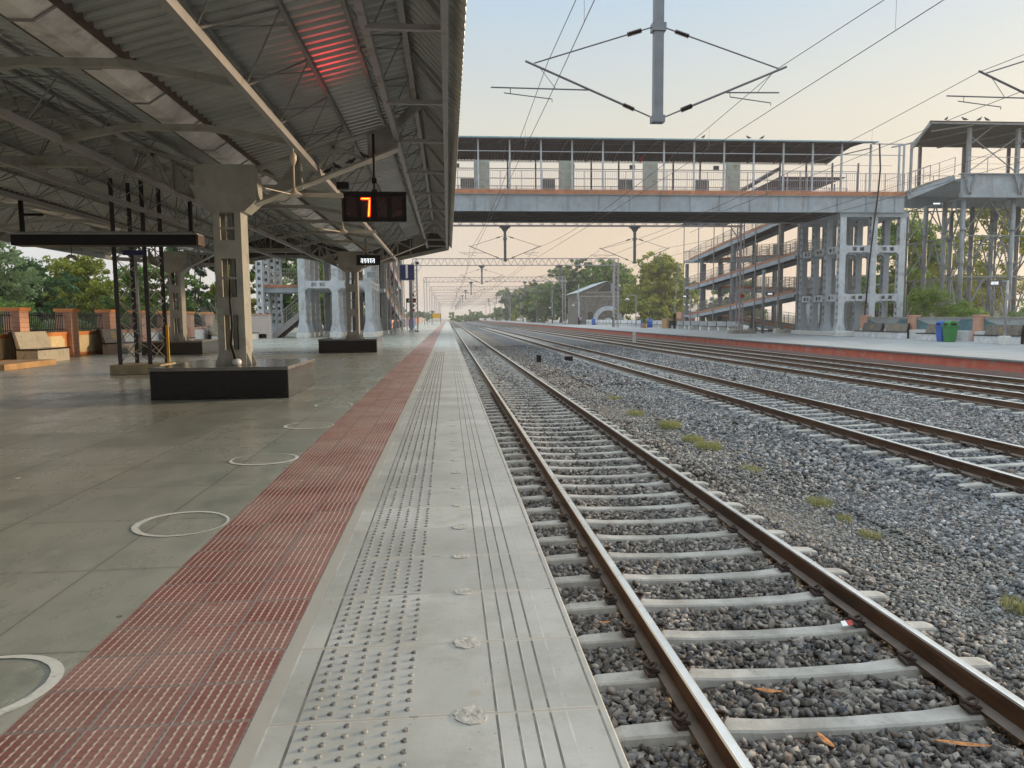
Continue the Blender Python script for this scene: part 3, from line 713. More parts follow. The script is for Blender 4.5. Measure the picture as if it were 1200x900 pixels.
# portal frames and columns
def perf_plate(mb, x0, x1, z0, z1, y, t, holes, st, axis='y'):
    """plate in the xz plane at y (thickness t) with a central column of openings [(za,zb)]; stiles of width st"""
    def B(a0,a1,b0,b1):
        if axis == 'y': mb.box(a0,a1,y,y+t,b0,b1)
        else: mb.box(y,y+t,a0,a1,b0,b1)
    B(x0,x0+st,z0,z1); B(x1-st,x1,z0,z1); zc = z0
    for a,b in sorted(holes):
        if a > zc: B(x0+st,x1-st,zc,a)
        zc = b
    if z1 > zc: B(x0+st,x1-st,zc,z1)
def canopy_column(cx, yf, zb):
    c = MB(); w_ = .23; d = .42
    holes = [(.77+.02,1.39),(1.70,2.00),(2.04,2.35),(2.66,2.84),(2.88,3.12)]
    perf_plate(c, cx-w_, cx+w_, zb, 3.16, yf, .014, holes, .11)
    perf_plate(c, cx-w_, cx+w_, zb, 3.16, yf+d, .014, [(.79,1.42),(1.66,2.38),(2.62,3.13)], .09)
    for sx in (-1,1): c.box(cx+sx*w_-.012 if sx>0 else cx+sx*w_+.000, cx+sx*w_+(0 if sx>0 else .012), yf+.014, yf+d, zb, 3.16)
    o = c.build('column', M['cream'], can)
    g = MB()
    for sx in (-1,1):
        g.prism([(cx+sx*w_,zb),(cx+sx*(w_+.09),zb),(cx+sx*w_,zb+.26)], yf+.03, yf+.045, 'y'); g.prism([(cx+sx*w_,zb),(cx+sx*(w_+.09),zb),(cx+sx*w_,zb+.26)], yf+d-.06, yf+d-.045, 'y')
    for px in (-.13,0,.13): g.prism([(yf,zb),(yf-.07,zb),(yf,zb+.2)], cx+px-.006, cx+px+.006, 'x')
    g.box(cx-w_-.1, cx+w_+.1, yf-.08, yf+d+.09, zb, zb+.02)
    g.build('base_plate', M['cream'], o)
    bl = MB()
    for z in (2.4,2.6,1.44,1.66,.62):
        for px in (-.19,.19): bl.tube([(cx+px,yf-.01,z),(cx+px,yf+.001,z)], .012, 6)
    bl.build('bolts', M['cream'], o)
    MB().tube([(cx+.02,yf+d*.5,zb+.3),(cx+.02,yf+d*.5,3.2)], .055, 10).build('downpipe', M['galv'], o)
    return o
def cap_and_arms(cx, yf, xl, xr, zl, zr):
    d = .42; mb = MB(); hw = .5
    poly = [(cx-hw+.2,3.14),(cx+hw-.2,3.14),(cx+hw,3.32),(cx+hw,3.92),(cx-hw,3.92),(cx-hw,3.32)]
    mb.prism(poly, yf-.02, yf+d+.03, 'y'); o = mb.build('column_head', M['cream'], can)
    bl = MB()
    for sx in (-1,1):
        for k in range(6): bl.tube([(cx+sx*(hw-.24+k*.045),yf-.04,3.19+k*.042),(cx+sx*(hw-.24+k*.045),yf-.019,3.19+k*.042)], .016, 6)
    bl.build('bolts', M['cream'], o)
    for xt, zt in ((xl,zl),(xr,zr)):
        sg = 1 if xt > cx else -1; x0 = cx+sg*hw; a = MB(); ym = yf+d/2
        # bottom flange, top flange, thin web with a large opening by the head
        a.bar((x0-sg*.12,ym,3.26),(xt,ym,zt),.30,.03); a.bar((x0,ym,3.90),(xt,ym,zt+.42),.26,.03)
        n0 = (x0+sg*.55, 3.26+(zt-3.26)*.26)
        dx = xt-x0; f = lambda t: (x0+dx*t, 3.28+(zt-3.28)*t, 3.88+(zt+.40-3.88)*t)
        p, q = f(.30), f(1.0)
        h_ = f(.78); a.prism([(h_[0],h_[1]),(q[0],q[1]),(q[0],q[2]),(h_[0],h_[2])], ym-.008, ym+.008, 'y'); a.prism([(x0,3.29),(p[0],p[1]),(p[0],p[2]),(x0,3.86)][:3], ym-.006, ym+.006, 'y')
        m1 = f(.54); a.bar((p[0],ym,p[1]),(m1[0],ym,m1[2]),.05,.05); a.bar((m1[0],ym,m1[2]),(h_[0],ym,h_[1]),.05,.05); a.bar((m1[0],ym,m1[1]),(m1[0],ym,m1[2]),.05,.05)
        a.bar((f(.30)[0],ym,f(.30)[1]),(f(.30)[0],ym,f(.30)[2]),.2,.02)
        a.bar((f(.30)[0],ym,f(.3)[1]),(x0,ym,3.86),.05,.05)
        a.build('frame_arm', M['cream'], can)
for yf in (12.9, 29.0):
    for cx in (-3.71, -10.38):
        canopy_column(cx, yf, .5)
        cap_and_arms(cx, yf, cx-1.85 if cx > -5 else -12.4, cx+2.9 if cx > -5 else -8.6, 3.95, 4.25 if cx > -5 else 3.98)
    ym = yf+.21
    MB().bar((-5.56,ym,3.97),(-8.6,ym,3.99),.16,.16).build('tie_beam', M['cream'], can)
    for a,b in (((-5.56,4.36),(-7.05,4.95)),((-7.05,4.95),(-8.6,4.38)),((-.81,4.66),(-.4,5.06)),((-12.4,4.4),(-13.4,4.9)),((-12.4,4.0),(-14.4,4.0))): MB().bar((a[0],ym,a[1]),(b[0],ym,b[1]),.14,.14).build('rafter', M['cream'], can)
# end frame following the roof section
ep = [(.1,4.42),(-3.3,3.72),(-4.2,3.70),(-6.4,4.06),(-7.7,4.06),(-9.9,3.72),(-10.8,3.72),(-14.4,4.0)]
mb = MB()
for a,b in zip(ep[:-1], ep[1:]): mb.bar((a[0],YE-.06,a[1]),(b[0],YE-.06,b[1]),.10,.16)
for a,b in zip(ep[:-1], ep[1:]):
    for t in (0,.5):
        x = a[0]+(b[0]-a[0])*t; z = a[1]+(b[1]-a[1])*t; mb.bar((x,YE-.06,z),(x,YE-.06,roofz(min(x,.2))-.04),.05,.05)
mb.build('end_frame', M['cream'], can)
mb = MB(); ep2 = [ep[0],(-.48,4.30)]+ep[1:4]+[(-7.05,4.06)]+ep[4:]
for a,b in zip(ep2[:-1], ep2[1:]):
    if b[0] < -11: continue
    za, zb_ = roofz(min(a[0],.2)), roofz(b[0])
    mb.hexa([(b[0],YE-.02,b[1]+.05),(a[0],YE-.02,a[1]+.05),(a[0],YE-.01,a[1]+.05),(b[0],YE-.01,b[1]+.05),(b[0],YE-.02,zb_),(a[0],YE-.02,za),(a[0],YE-.01,za),(b[0],YE-.01,zb_)])
mb.build('end_sheet', M['soffit'], can)

# plinths
def plinth(cx, yf, sz, lab):
    t = empty('column_plinth', (cx, yf+1.2, 0), lab, 'plinth', 'granite plinths around the canopy columns')
    b = MB().box(-1.10,1.10,-1.2,1.2,0,.47).build('plinth_body', M['blackgranite'], t, bevel=.006)
    g = MB(); g.box(-1.12,1.12,-1.22,1.22,.472,.53)
    g.build('top_slab', M['topslab'], t, bevel=.008)
    MB().box(1.101,1.112,-1.19,1.19,.005,.468).build('side_cladding', M['greymarble'], t)
    return t
M['topslab'] = simple('polished_grey_granite_top', (.16,.155,.14), .12, amt=.2)
M['greymarble'] = simple('grey_polished_cladding', (.055,.053,.05), .14, scale=1.5, amt=.25)
plinth(-3.77, 12.3, 1, 'nearest black granite plinth, under the column with the hanging red clock board beside it')
plinth(-3.85, 28.4, 1, 'far black granite plinth beside the red tile strip, second in its row')
plinth(-10.38, 28.4, 1, 'black granite plinth on the left, seen between the dark lattice mast and the nearest column')
# black hose on the near column
o = MB().tube([(-3.70,12.86,2.0),(-3.69,12.83,1.6),(-3.67,12.82,1.2),(-3.70,12.80,.9),(-3.63,12.82,.62),(-3.62,12.84,.56)], [.014,.022,.024,.028,.03,.02], 8).build('black_hose', M['black'], smooth=True)
tag(o, 'black hose hanging down the front of the nearest cream canopy column', 'hose')
o = MB().lathe([(.0,0),(.05,.0),(.075,.03),(.075,.08),(.05,.11),(0,.12)], (-3.60,12.76,.53), 14).build('steel_bowl', M['marble'], smooth=True); tag(o, 'small pale bowl on the nearest plinth at the column foot', 'bowl')

# ------------------------------------------------------------------ hanging things under the canopy
# LED platform display
def txt(s, size, depth, mat, parent, loc, rot=(pi/2,0,0), name='lettering', bold=0, align='CENTER'):
    cu = bpy.data.curves.new(name, 'FONT'); cu.body = s; cu.size = size; cu.extrude = depth; cu.align_x = align; cu.align_y = 'CENTER'; cu.offset = bold
    ob = bpy.data.objects.new(name, cu); COL.objects.link(ob); bpy.context.view_layer.update()
    me = bpy.data.meshes.new_from_object(ob.evaluated_get(bpy.context.evaluated_depsgraph_get())); bpy.data.objects.remove(ob)
    me.materials.clear(); me.materials.append(mat); o = bpy.data.objects.new(name, me); COL.objects.link(o); o.parent = parent; o.location = loc; o.rotation_euler = rot; return o
LY = 12.82
led = empty('number_display', (-1.217, LY, 3.215), 'hanging black display board with a glowing red seven', 'display board')
led.scale = (1.127,1.127,1.127)
hw, hh, hd = .47, .21, .16
MB().box(-hw,hw,0,hd,-hh,hh).build('case', M['black'], led, bevel=.006)
fr = MB()
for a in ((-hw-.012,hw+.012,-.03,.004,hh-.0,hh+.015),(-hw-.012,hw+.012,-.03,.004,-hh-.012,-hh+.0),(-hw-.014,-hw,-.03,.004,-hh,hh),(hw,hw+.014,-.03,.004,-hh,hh)): fr.box(*a)
fr.build('frame', M['black'], led)
M['dimpanel'] = simple('dark_display_panel', (.03,.008,.010), .25, amt=.2)
for px in (-.34,-.115,.11,.335):
    MB().box(px-.075,px+.075,-.006,-.001,-.155,.155).build('digit_panel', M['dimpanel'], led)
dg = MB(); dg.box(-.20,-.055,-.016,-.008,.105,.135); dg.hexa([(-.102,-.016,-.15),(-.072,-.016,-.15),(-.072,-.008,-.15),(-.102,-.008,-.15),(-.085,-.016,.105),(-.055,-.016,.105),(-.055,-.008,.105),(-.085,-.008,.105)])
dd = dg.build('digit', M['led'], led)
dg = MB(); dg.box(-.19,-.07,-.020,-.017,.113,.127); dg.hexa([(-.094,-.020,-.14),(-.080,-.020,-.14),(-.080,-.017,-.14),(-.094,-.017,-.14),(-.077,-.020,.10),(-.063,-.020,.10),(-.063,-.017,.10),(-.077,-.017,.10)])
dg.build('digit_core', M['ledcore'], dd)
mb = MB().tube([(0.0,.08,hh),(0.0,.08,1.1)], .02, 8); mb.box(-.04,.04,.04,.12,hh,hh+.06); mb.box(-.035,.035,.045,.115,.36,.44); mb.build('hanging_rod', M['black'], led)
MB().box(-.56,-.38,-.0,.12,.27,.37).build('mounting_box', M['black'], led)
ll = bpy.data.lights.new('display_glow','AREA'); ll.spread = radians(30); ll.energy = .35; ll.color = (1,.02,.04); ll.shape = 'RECTANGLE'; ll.size = .5; ll.size_y = .12
lo = bpy.data.objects.new('display_glow', ll); COL.objects.link(lo); lo.parent = led; lo.location = (-.1,.06,hh+.09)
lo.rotation_euler = Vector((-.14,-.84,.52)).to_track_quat('-Z','Y').to_euler()
# ceiling fans
def fan(x, y, z, a0, lab):
    t = empty('ceiling_fan', (x,y,z), lab, 'ceiling fan', 'ceiling fans')
    MB().tube([(0,0,.06),(0,0,.66)], .013, 8).build('down_rod', M['fanw'], t, smooth=True)
    MB().lathe([(.0,.10),(.022,.10),(.035,.06),(.07,.035),(.105,.01),(.11,-.015),(.08,-.03),(.0,-.035)][::-1], (0,0,0), 20).build('motor', M['fanw'], t, smooth=True)
    MB().lathe([(.02,.42),(.05,.50),(.05,.56),(.03,.60)], (0,0,0), 14).build('canopy_cup', M['fanw'], t, smooth=True)
    for k in range(3):
        a = a0 + k*2*pi/3; b = MB(); u = Vector((cos(a),sin(a),0)); v = Vector((-sin(a),cos(a),0))
        def q(r, w_, dz): return u*r + v*w_ + Vector((0,0,dz))
        b.hexa([q(.16,-.055,.018),q(.70,-.075,.02),q(.70,.075,-.024),q(.16,.055,-.018),q(.16,-.055,.024),q(.70,-.075,.026),q(.70,.075,-.018),q(.16,.055,-.012)])
        b.bar(q(.08,0,-.005), q(.22,0,-.005), .045,.01); b.build('blade', M['fanw'], t)
    return t
fan(-2.2,11.05,3.12,.05,'nearer cream ceiling fan, overlapping the red seven display')
fan(-2.2,16.0,3.16,-.02,'farther cream ceiling fan, hanging behind the red seven display')
# clocklike extra light on C1: small hooks
# long dark information board with tube lamps
bd = empty('hanging_board', (-7.08,16.0,3.0), 'long dark board hung from two rods at the left', 'hanging board')
MB().box(-1.86,1.84,0,.40,-.12,.10).build('board_body', M['black'], bd)
MB().box(-1.88,1.86,-.01,.41,.101,.13).build('top_strip', M['galv'], bd)
MB().box(1.841,1.88,.0,.40,-.115,.10).build('end_cap', M['angle'], bd)
for x, zt in ((-1.72,.84),(1.68,.84)): MB().box(x-.035,x+.035,.16,.23,.131,zt).build('hanger', M['black'], bd)
MB().box(-1.68,-1.3,.16,.22,.50,.55).build('hanger_clamp', M['black'], bd)
MB().tube([(x,.01,.148+.006*sin(x*9)) for x in np.linspace(-1.75,1.75,30)], .014, 6).build('wiring_conduit', M['rod'], bd)
# small lamp hanging near the left eave
lm = empty('hanging_lamp', (-11.3,23.3,3.25), 'small curved lamp hanging against the sky below the long dark board', 'lamp')
MB().tube([(0,0,.0),(0,0,.75)], .012, 6).build('cord', M['black'], lm)
MB().tube([(-.14,0,-.03),(-.05,0,.02),(.06,0,0),(.16,0,-.10)], [.05,.06,.055,.03], 10).build('lamp_housing', M['rod'], lm, smooth=True)
# station-name display at the second column
sg = empty('lit_display', (-3.0,28.6,3.55), 'small dark display with lit white characters beside the far canopy column', 'display board')
MB().box(-.45,.45,0,.15,-.19,.19).build('case', M['black'], sg)
def glyphs(w_, h, n, mat, parent, loc):
    mb = MB(); cw = w_/n
    for i in range(n):
        x = -w_/2 + i*cw; 
        mb.box(x+cw*.1,x+cw*.85,-.004,0,h/2-.02,h/2)
        mb.box(x+cw*(.5 if i%2 else .65),x+cw*(.5 if i%2 else .65)+cw*.16,-.004,0,-h/2,h/2-.02)
        mb.box(x+cw*.12,x+cw*.5,-.004,0,-h*.1+(i%3)*h*.1,-h*.1+(i%3)*h*.1+.018)
        if i % 2 == 0: mb.box(x+cw*.12,x+cw*.24,-.004,0,-h*.4,h*.1)
    return mb.build('lit_text', mat, parent, loc=loc)
glyphs(.55,.17,5,M['lit'],sg,(-.02,-.002,-.03))
MB().tube([(-.1,.07,.19),(-.1,.07,1.0)], .02, 6).build('hanging_rod', M['black'], sg)
MB().tube([(-.1,.02,.30),(-.1,.02,.62)], .045, 8).build('tan_tube', M['tan'], sg)  # plain tan tube without emission
# second small hanging camera box near the red display
# lattice mast on concrete block
lt_ = empty('lattice_mast', (-7.55,18.8,0), 'dark four legged lattice mast on a concrete block at the left', 'lattice mast')
MB().box(-.62,.58,-.5,.5,0,.24).build('base_block', simple('yellowish_concrete', (.36,.30,.2), .9, amt=.25, bump=.01), lt_, bevel=.02)
cs = [(-.42,-.3),(.28,-.3),(-.28,.32),(.44,.32)]
for (x,y) in cs:
    mb = MB(); mb.box(x-.05,x+.05,y-.05,y-.035,.24,4.7); mb.box(x-.05,x-.035,y-.035,y+.05,.24,4.7); mb.build('leg', M['iron'], lt_)
mb = MB(); z = .3
while z < 4.3:
    for (a,b) in ((0,1),(2,3),(0,2),(1,3)):
        mb.bar((*cs[a],z),(*cs[b],z+.5),.03,.006); mb.bar((*cs[b],z),(*cs[a],z+.5),.03,.006)
    z += .5
mb.build('lacing', M['rod'], lt_)
MB().box(.46,.52,.25,.28,.25,1.2).build('warning_stripe', M['yellow'], lt_)
MB().box(-.22,.34,-.37,-.355,2.88,3.0).build('sign_plate', M['navy'], lt_)
# pigeons
def bird(x, y, z, rz, lab, grp, s=1.0):
    mb = MB(); mb.tube([(-.16,0,.05),(-.09,0,.07),(-.02,0,.10),(.05,0,.125),(.085,0,.17),(.10,0,.195),(.125,0,.20),(.15,0,.192)], [.008,.028,.052,.05,.028,.026,.02,.004], 8)
    mb.tube([(.0,.02,.07),(.0,.02,0)], .006, 5); mb.tube([(.0,-.02,.07),(.0,-.02,0)], .006, 5)
    o = mb.build('pigeon', M['bird'], smooth=True, loc=(x,y,z)); o.rotation_euler = (0,0,rz); o.scale = (s,s,s); return tag(o, lab, 'pigeon', grp)
for i,(x,z_) in enumerate([(-2.02,.32),(-1.85,.43),(-1.62,.53),(-1.38,.65)]):
    bird(x,13.05,3.80+.393*(x+2.02), (0,2.8,.3,3)[i], ('first','second','third','fourth')[i]+' dark pigeon from the left on the sloping canopy arm', 'pigeons perched on the canopy arm', .62)

# ------------------------------------------------------------------ left side: wall, fence, benches, trees
def wall_bay(y0, y1, kind, lab):
    t = empty('boundary_wall', (WX, y0, 0), lab, 'wall', 'boundary wall bays behind the near platform')
    L = y1-y0
    MB().box(-.16,.10,.0,L,-.02,.86).build('wall_panel', M['orangewall'] if kind else M['pinkwall'], t)
    MB().box(-.19,.13,.0,L,.86,.92).build('coping', M['orangewall'] if kind else M['pinkwall'], t)
    # notched cream field
    n = .12; a, b, c, d = .22, L-.22, .14, .78
    MB().prism([(a+n,c),(b-n,c),(b-n,c+n*.6),(b,c+n),(b,d-n),(b-n,d-n*.6),(b-n,d),(a+n,d),(a+n,d-n*.6),(a,d-n),(a,c+n),(a+n,c+n*.6)], .1005, .108, 'x').build('cream_field', M['creamwall'] if kind else M['white'], t)
    f = MB(); k = 0
    yb = .06
    while yb < L-.02: f.box(-.012,.012,yb-.012,yb+.012,.92,1.62); yb += .115
    for z in (1.02,1.52): f.box(-.022,-.012,0,L,z-.02,z+.02)
    f.build('iron_railing', M['iron'], t)
def wall_pillar(y, lab):
    t = empty('wall_pillar', (WX, y, 0), lab, 'pillar', 'salmon pillars of the boundary wall')
    MB().box(-.26,.26,-.26,.26,0,1.66).build('pillar_body', M['pillarb'], t)
    MB().box(-.31,.31,-.31,.31,1.66,1.77).build('capping', M['orangewall'], t)
def m_pb():
    b = MatB('salmon_block_pillar', .8); l = ((b.z/.16).fract()-.5).abs().gt(.46); n = b.noise(3,5)
    b.col(b.mix(l*.6, b.mix(n, (.50,.27,.19), (.64,.38,.28)), (.30,.16,.12))); b.bump(l*-1.0, .006); return b.m
M['pillarb'] = m_pb()
PY = [19.1,22.2,25.3,28.5,31.6,34.7,37.8,41.0,44.2]
for i,y in enumerate(PY):
    wall_pillar(y-.26, ORD[i]+' salmon pillar of the left boundary wall, counted along it from the camera')
    if i+1 < len(PY): wall_bay(y+.001, PY[i+1]-.521, i < 4, ORD[i]+' bay of the left boundary wall with railing, counted from the camera')
# pale block wall facing the camera at the end
t = empty('block_wall', (-13.2,52,0), 'low pale pink block wall facing the camera left of the footbridge piers', 'wall')
b_ = MatB('pale_block_wall', .85); l = ((b_.z/.2).fract()-.5).abs().gt(.45); l2 = ((b_.x/.5).fract()-.5).abs().gt(.48); n = b_.noise(2,5)
b_.col(b_.mix(l.mx(l2)*.5, b_.mix(n,(.50,.42,.38),(.60,.52,.47)), (.33,.27,.24)))
MB().box(-3.5,.95,0,.25,0,1.62).build('wall_panel', b_.m, t); MB().box(-3.55,1.0,-.04,.29,1.62,1.70).build('coping', M['pinkwall'], t)

def bench(x, y, rz, mat_base, mat_back, lab, grp, gold=True, L=1.9, seat='blackgranite'):
    """masonry bench: +x is the front side; long side along y"""
    t = empty('bench', (x,y,0), lab, 'bench', grp, rz)
    MB().box(-.30,.34,-L/2,L/2,0,.40).build('bench_base', mat_base, t, bevel=.004)
    MB().box(-.34,.38,-L/2-.03,L/2+.03,.402,.45).build('seat', M[seat], t, bevel=.004)
    bk = MB().prism([(-.32,.452),(-.20,.452),(-.34,.98),(-.42,.98)], -L/2+.05, L/2-.05, 'y').build('backrest', mat_back, t)
    MB().prism([(-.50,.0),(-.345,.0),(-.345,.4),(-.33,.455),(-.43,.985),(-.50,.985)], -L/2+.02, L/2-.02, 'y').build('rear_panel', M['black'], t)
    if gold:
        g = MB(); r = random.Random(int(y*10))
        for k in range(4):
            z = .86 - k*.085; f = (z-.452)/.528; xx = -.20 - .14*f + .004; wd = (.16,.22,.2,.14)[k]; yy = -wd
            while yy < wd:
                ln = r.uniform(.03,.07); g.box(xx-.004, xx+.006, yy, min(yy+ln,wd), z-.018, z+.018); yy += ln+.02
        g.build('gold_text', M['gold'], bk)
    return t
BG1 = 'stone benches along the boundary wall'
bench(-13.15, 24.9, 0.0, M['warmmarble'], M['benchback'] if 'benchback' in M else M['warmmarble'], 'beige stone bench with black side slab before the orange wall at far left', BG1, False, 1.9)
bench(-13.15, 30.6, 0.0, M['concrete'], M['darkslab'], 'stone bench with dark gold lettered backrest left of the lattice mast', BG1)
bench(-13.15, 37.2, 0.0, M['white'], M['darkslab'], 'stone bench with gold text seen under the second plinth column', BG1)
bench(-13.15, 43.8, 0.0, M['white'], M['darkslab'], 'dark backed bench seen just left of the nearest canopy column', BG1)
bench(-13.1, 49.6, 0.0, M['white'], M['warmmarble'], 'pale bench in front of the pale block wall', BG1, False)
t = MB(); t.box(-13.3,-11.9,20.6,23.2,0,.16); tag(t.build('low_step', M['tan']), 'low tan brown step in the bottom left corner by the beige bench', 'step')
o = MB().tube([(-12.7,31.3,0),(-12.72,31.3,6)], .07, 12).build('pole', M['galv'], smooth=True); tag(o, 'plain grey steel pole standing by the dark backed bench', 'pole')
o = None
# dry bush behind the second plinth
def twigs(name, loc, h, n, mat, lab):
    mb = MB()
    for i in range(n):
        a = random.uniform(0,2*pi); e = random.uniform(.4,1.4); p = Vector((0,0,0)); pts=[p.copy()]; d = Vector((cos(a)*cos(e),sin(a)*cos(e),sin(e)))
        for k in range(4): p = p + d*h/4*random.uniform(.7,1.2); d = (d+Vector((random.gauss(0,.3),random.gauss(0,.3),random.gauss(0.05,.2)))).normalized(); pts.append(p.copy())
        mb.tube(pts, [.018,.014,.01,.007,.004], 4, False)
    o = mb.build(name, mat, fix=False, loc=loc); return tag(o, lab, 'dry bush')
twigs('dry_bush', (-12.2,40.5,.3), 2.3, 70, M['dry'], 'bare dry bush leaning right of the second plinth column')
twigs('dry_bush', (-13.9,50.5,.1), 1.4, 40, M['dry'], 'bare dry bush against the pale block wall')

# parked cars behind the fence
def car(x, y, rz, mat, lab):
    t = empty('parked_car', (x,y,-.9), lab, 'car', 'cars parked behind the boundary wall', rz)
    b = MB(); pr = [(-2.0,.35),(2.0,.35),(2.05,.8),(1.3,.95),(.75,1.45),(-1.2,1.5),(-1.9,1.0),(-2.05,.8)]
    b.prism(pr, -.82, .82, 'y'); body = b.build('body', mat, t, bevel=.05)
    g = MB(); g.prism([(.72,.99),(1.2,.97),(.75,1.38)], -.83,.83,'y'); g.prism([(-.1,.99),(.6,.99),(.6,1.38),(-.1,1.4)], -.832,.832,'y'); g.prism([(-1.6,1.02),(-.25,.99),(-.25,1.4),(-1.15,1.41)], -.832,.832,'y')
    g.build('window', M['blackgranite'], t)
    for wx in (-1.3,1.3):
        for wy in (-.8,.8): MB().tube([(wx,wy-.1,.32),(wx,wy+.1,.32)], .32, 16).build('wheel', M['black'], t)
    for wy in (-.55,.55): MB().box(2.0,2.07,wy-.15,wy+.15,.68,.82).build('headlight', M['whiteface'], t)
M['carw'] = simple('white_car_paint', (.6,.62,.65), .25, amt=.05); M['carb'] = simple('blue_car_paint', (.12,.25,.42), .25, amt=.05)
MB().box(-60,WX-6,-12,120,-1.139,-.9).build('side_road', M['gravelpath'])['kind'] = 'structure'
car(-19.5,33,.3,M['carw'],'white car parked behind the railing at the far left')
car(-17.5,46.5,1.2,M['carb'],'blue car parked behind the railing near the second plinth column')

# ---- trees
def leaf_mesh(name, blobs, n, size, mat, seed):
    if size > .2: size *= 1.25; n = int(n*1.3)
    r = np.random.default_rng(seed); cs = np.array([b[:3] for b in blobs]); rs = np.array([b[3] for b in blobs]); wts = rs**2; wts = wts/wts.sum()
    # clumps: sub-centres on the blob surfaces, leaves round them
    nc = max(20, n//45); k = r.choice(len(blobs), nc, p=wts); d = r.normal(size=(nc,3)); d /= np.linalg.norm(d,axis=1)[:,None]; d[:,2] = np.where(r.random(nc)<.72, np.abs(d[:,2]), d[:,2])
    cc = cs[k] + d*rs[k][:,None]*r.uniform(.45,1.06,(nc,1))*np.array([1,1,.85]); cr = r.uniform(.18,.34,nc)*rs[k]**.6
    tcl = r.random(nc)
    j = r.integers(0,nc,n); dd = r.normal(size=(n,3)); dd /= np.linalg.norm(dd,axis=1)[:,None]
    p = cc[j] + dd*(cr[j]*r.random(n)**.4)[:,None]*np.array([1.15,1.15,.8])
    a = r.normal(size=(n,3)); a /= np.linalg.norm(a,axis=1)[:,None]; b = np.cross(a, r.normal(size=(n,3))); b /= np.linalg.norm(b,axis=1)[:,None]
    s = size*r.uniform(.6,1.3,n)[:,None]
    V = np.stack([p-a*s, p+b*s*.45, p+a*s, p-b*s*.45], 1).reshape(-1,3)
    me = bpy.data.meshes.new(name); me.vertices.add(4*n); me.vertices.foreach_set('co', V.astype(np.float32).ravel()); me.loops.add(4*n); me.loops.foreach_set('vertex_index', np.arange(4*n,dtype=np.int32))
    me.polygons.add(n); me.polygons.foreach_set('loop_start', np.arange(0,4*n,4,dtype=np.int32)); me.update(calc_edges=True)
    at = me.attributes.new('tint','FLOAT','POINT'); at.data.foreach_set('value', np.repeat(np.clip(tcl[j]*.7+r.random(n)*.3,0,1),4).astype(np.float32))
    me.materials.append(mat); return me
def crown_blobs(w_, h, z0, n, seed):
    r = random.Random(seed); out = []; n = int(n*1.7)
    for i in range(n):
        a = r.uniform(0,2*pi); t = r.random()**.85 if i > 5 else .12; rad = w_/2*(.85*sqrt(1-(2*t-.9)**2*.75 if abs(2*t-.9)<1 else .1))*sqrt(r.random())
        out.append((rad*cos(a), rad*sin(a), z0+t*h*.85+h*.08, r.uniform(.18,.30)*w_))
    return out
CR = {}
def tree(x, y, z, h, w_, mat, seed, lab, grp, nl=9000, leaf=.16, z0f=.28, name='tree', cat='tree'):
    t = empty(name, (x,y,z), lab, cat, grp)
    bl = crown_blobs(w_, h*(1-z0f), h*z0f, 16, seed)
    me = leaf_mesh('crown', bl, nl, leaf, M[mat], seed); o = bpy.data.objects.new('crown', me); COL.objects.link(o); o.parent = t
    mb = MB(); r = random.Random(seed+5); hb = h*(z0f+.25); tr = .028*h
    mb.tube([(0,0,-.1),(.02*h,0,hb*.4),(-.01*h,.02*h,hb*.75),(0,0,hb*1.3)], [tr,tr*.8,tr*.65,tr*.3], 8)
    for b in bl[:9]:
        s0 = Vector((0,0,hb*r.uniform(.45,.95))); e = Vector(b[:3]); mid = (s0+e)/2+Vector((0,0,-.04*h)); mb.tube([s0,mid,e], [tr*.45,tr*.28,tr*.1], 6)
    mb.build('trunk', M['bark'], t, smooth=True)
    return t
LG = 'trees behind the boundary wall on the left'
tree(-28.3,46,-.9,8.0,7.0,'leaf_grey',1,'pale grey green tree at the left edge of the photo, above the railing',LG,26000,.13,.2)
tree(-29.5,56,-.9,5.6,6.5,'leaf_dark',2,'dark green tree just right of the pale tree at the left edge',LG,16000,.15,.15)
tree(-28.2,60,-.9,6.4,6.5,'leaf_yellow',3,'yellow green tree left of the dark lattice mast under the long board',LG,16000,.15,.15)
tree(-24.4,62,-.9,6.6,6.0,'leaf_mid',4,'mid green tree seen through the dark lattice mast',LG,14000,.15,.15)
tree(-22.0,66,-.9,9.0,6.5,'leaf_dark',5,'dark tree behind the column of the second plinth',LG,14000,.15,.12)
tree(-19.2,68,-.9,9.0,5.2,'leaf_mid',6,'green tree just left of the nearest canopy column',LG,14000,.15,.12)
tree(-17.3,62,-.9,9.0,3.4,'leaf_yellow',7,'yellow green tree right of the nearest canopy column, drooping over the block wall',LG,14000,.13,.1)
tree(-15.9,70,-.9,9.0,4.0,'leaf_dark',8,'dark conical tree between the yellow tree and the left bridge piers',LG,12000,.14,.08)
tree(-14.0,84,-.9,9.5,6.0,'leaf_mid',9,'green tree behind the left stair landing of the footbridge',LG,10000,.16,.1)
tree(-34,72,-.9,6.5,9,'leaf_mid',10,'broad low tree far behind the railing at the left',LG,14000,.18,.1)
tree(-18,100,-.9,11,10,'leaf_mid',30,'tall green tree farther behind the left stair landing',LG,10000,.22,.1)
def shrub(x, y, z, w_, h, mat, seed, lab, grp, n=5000, leaf=.08):
    r = random.Random(seed); bl = [(r.uniform(-.5,.5)*w_, r.uniform(-.3,.3)*w_, r.uniform(.2,.75)*h, r.uniform(.25,.4)*h) for _ in range(8)]
    me = leaf_mesh('foliage', bl, n, leaf, M[mat], seed); t = empty('shrub', (x,y,z), lab, 'shrub', grp); o = bpy.data.objects.new('foliage', me); COL.objects.link(o); o.parent = t
    mb = MB(); 
    for b in bl[:5]: mb.tube([(b[0]*.3,b[1]*.3,0),(b[0]*.7,b[1]*.7,b[2]*.5),(b[0],b[1],b[2])],[.03,.02,.01],5)
    mb.build('stems', M['bark'], t); return t
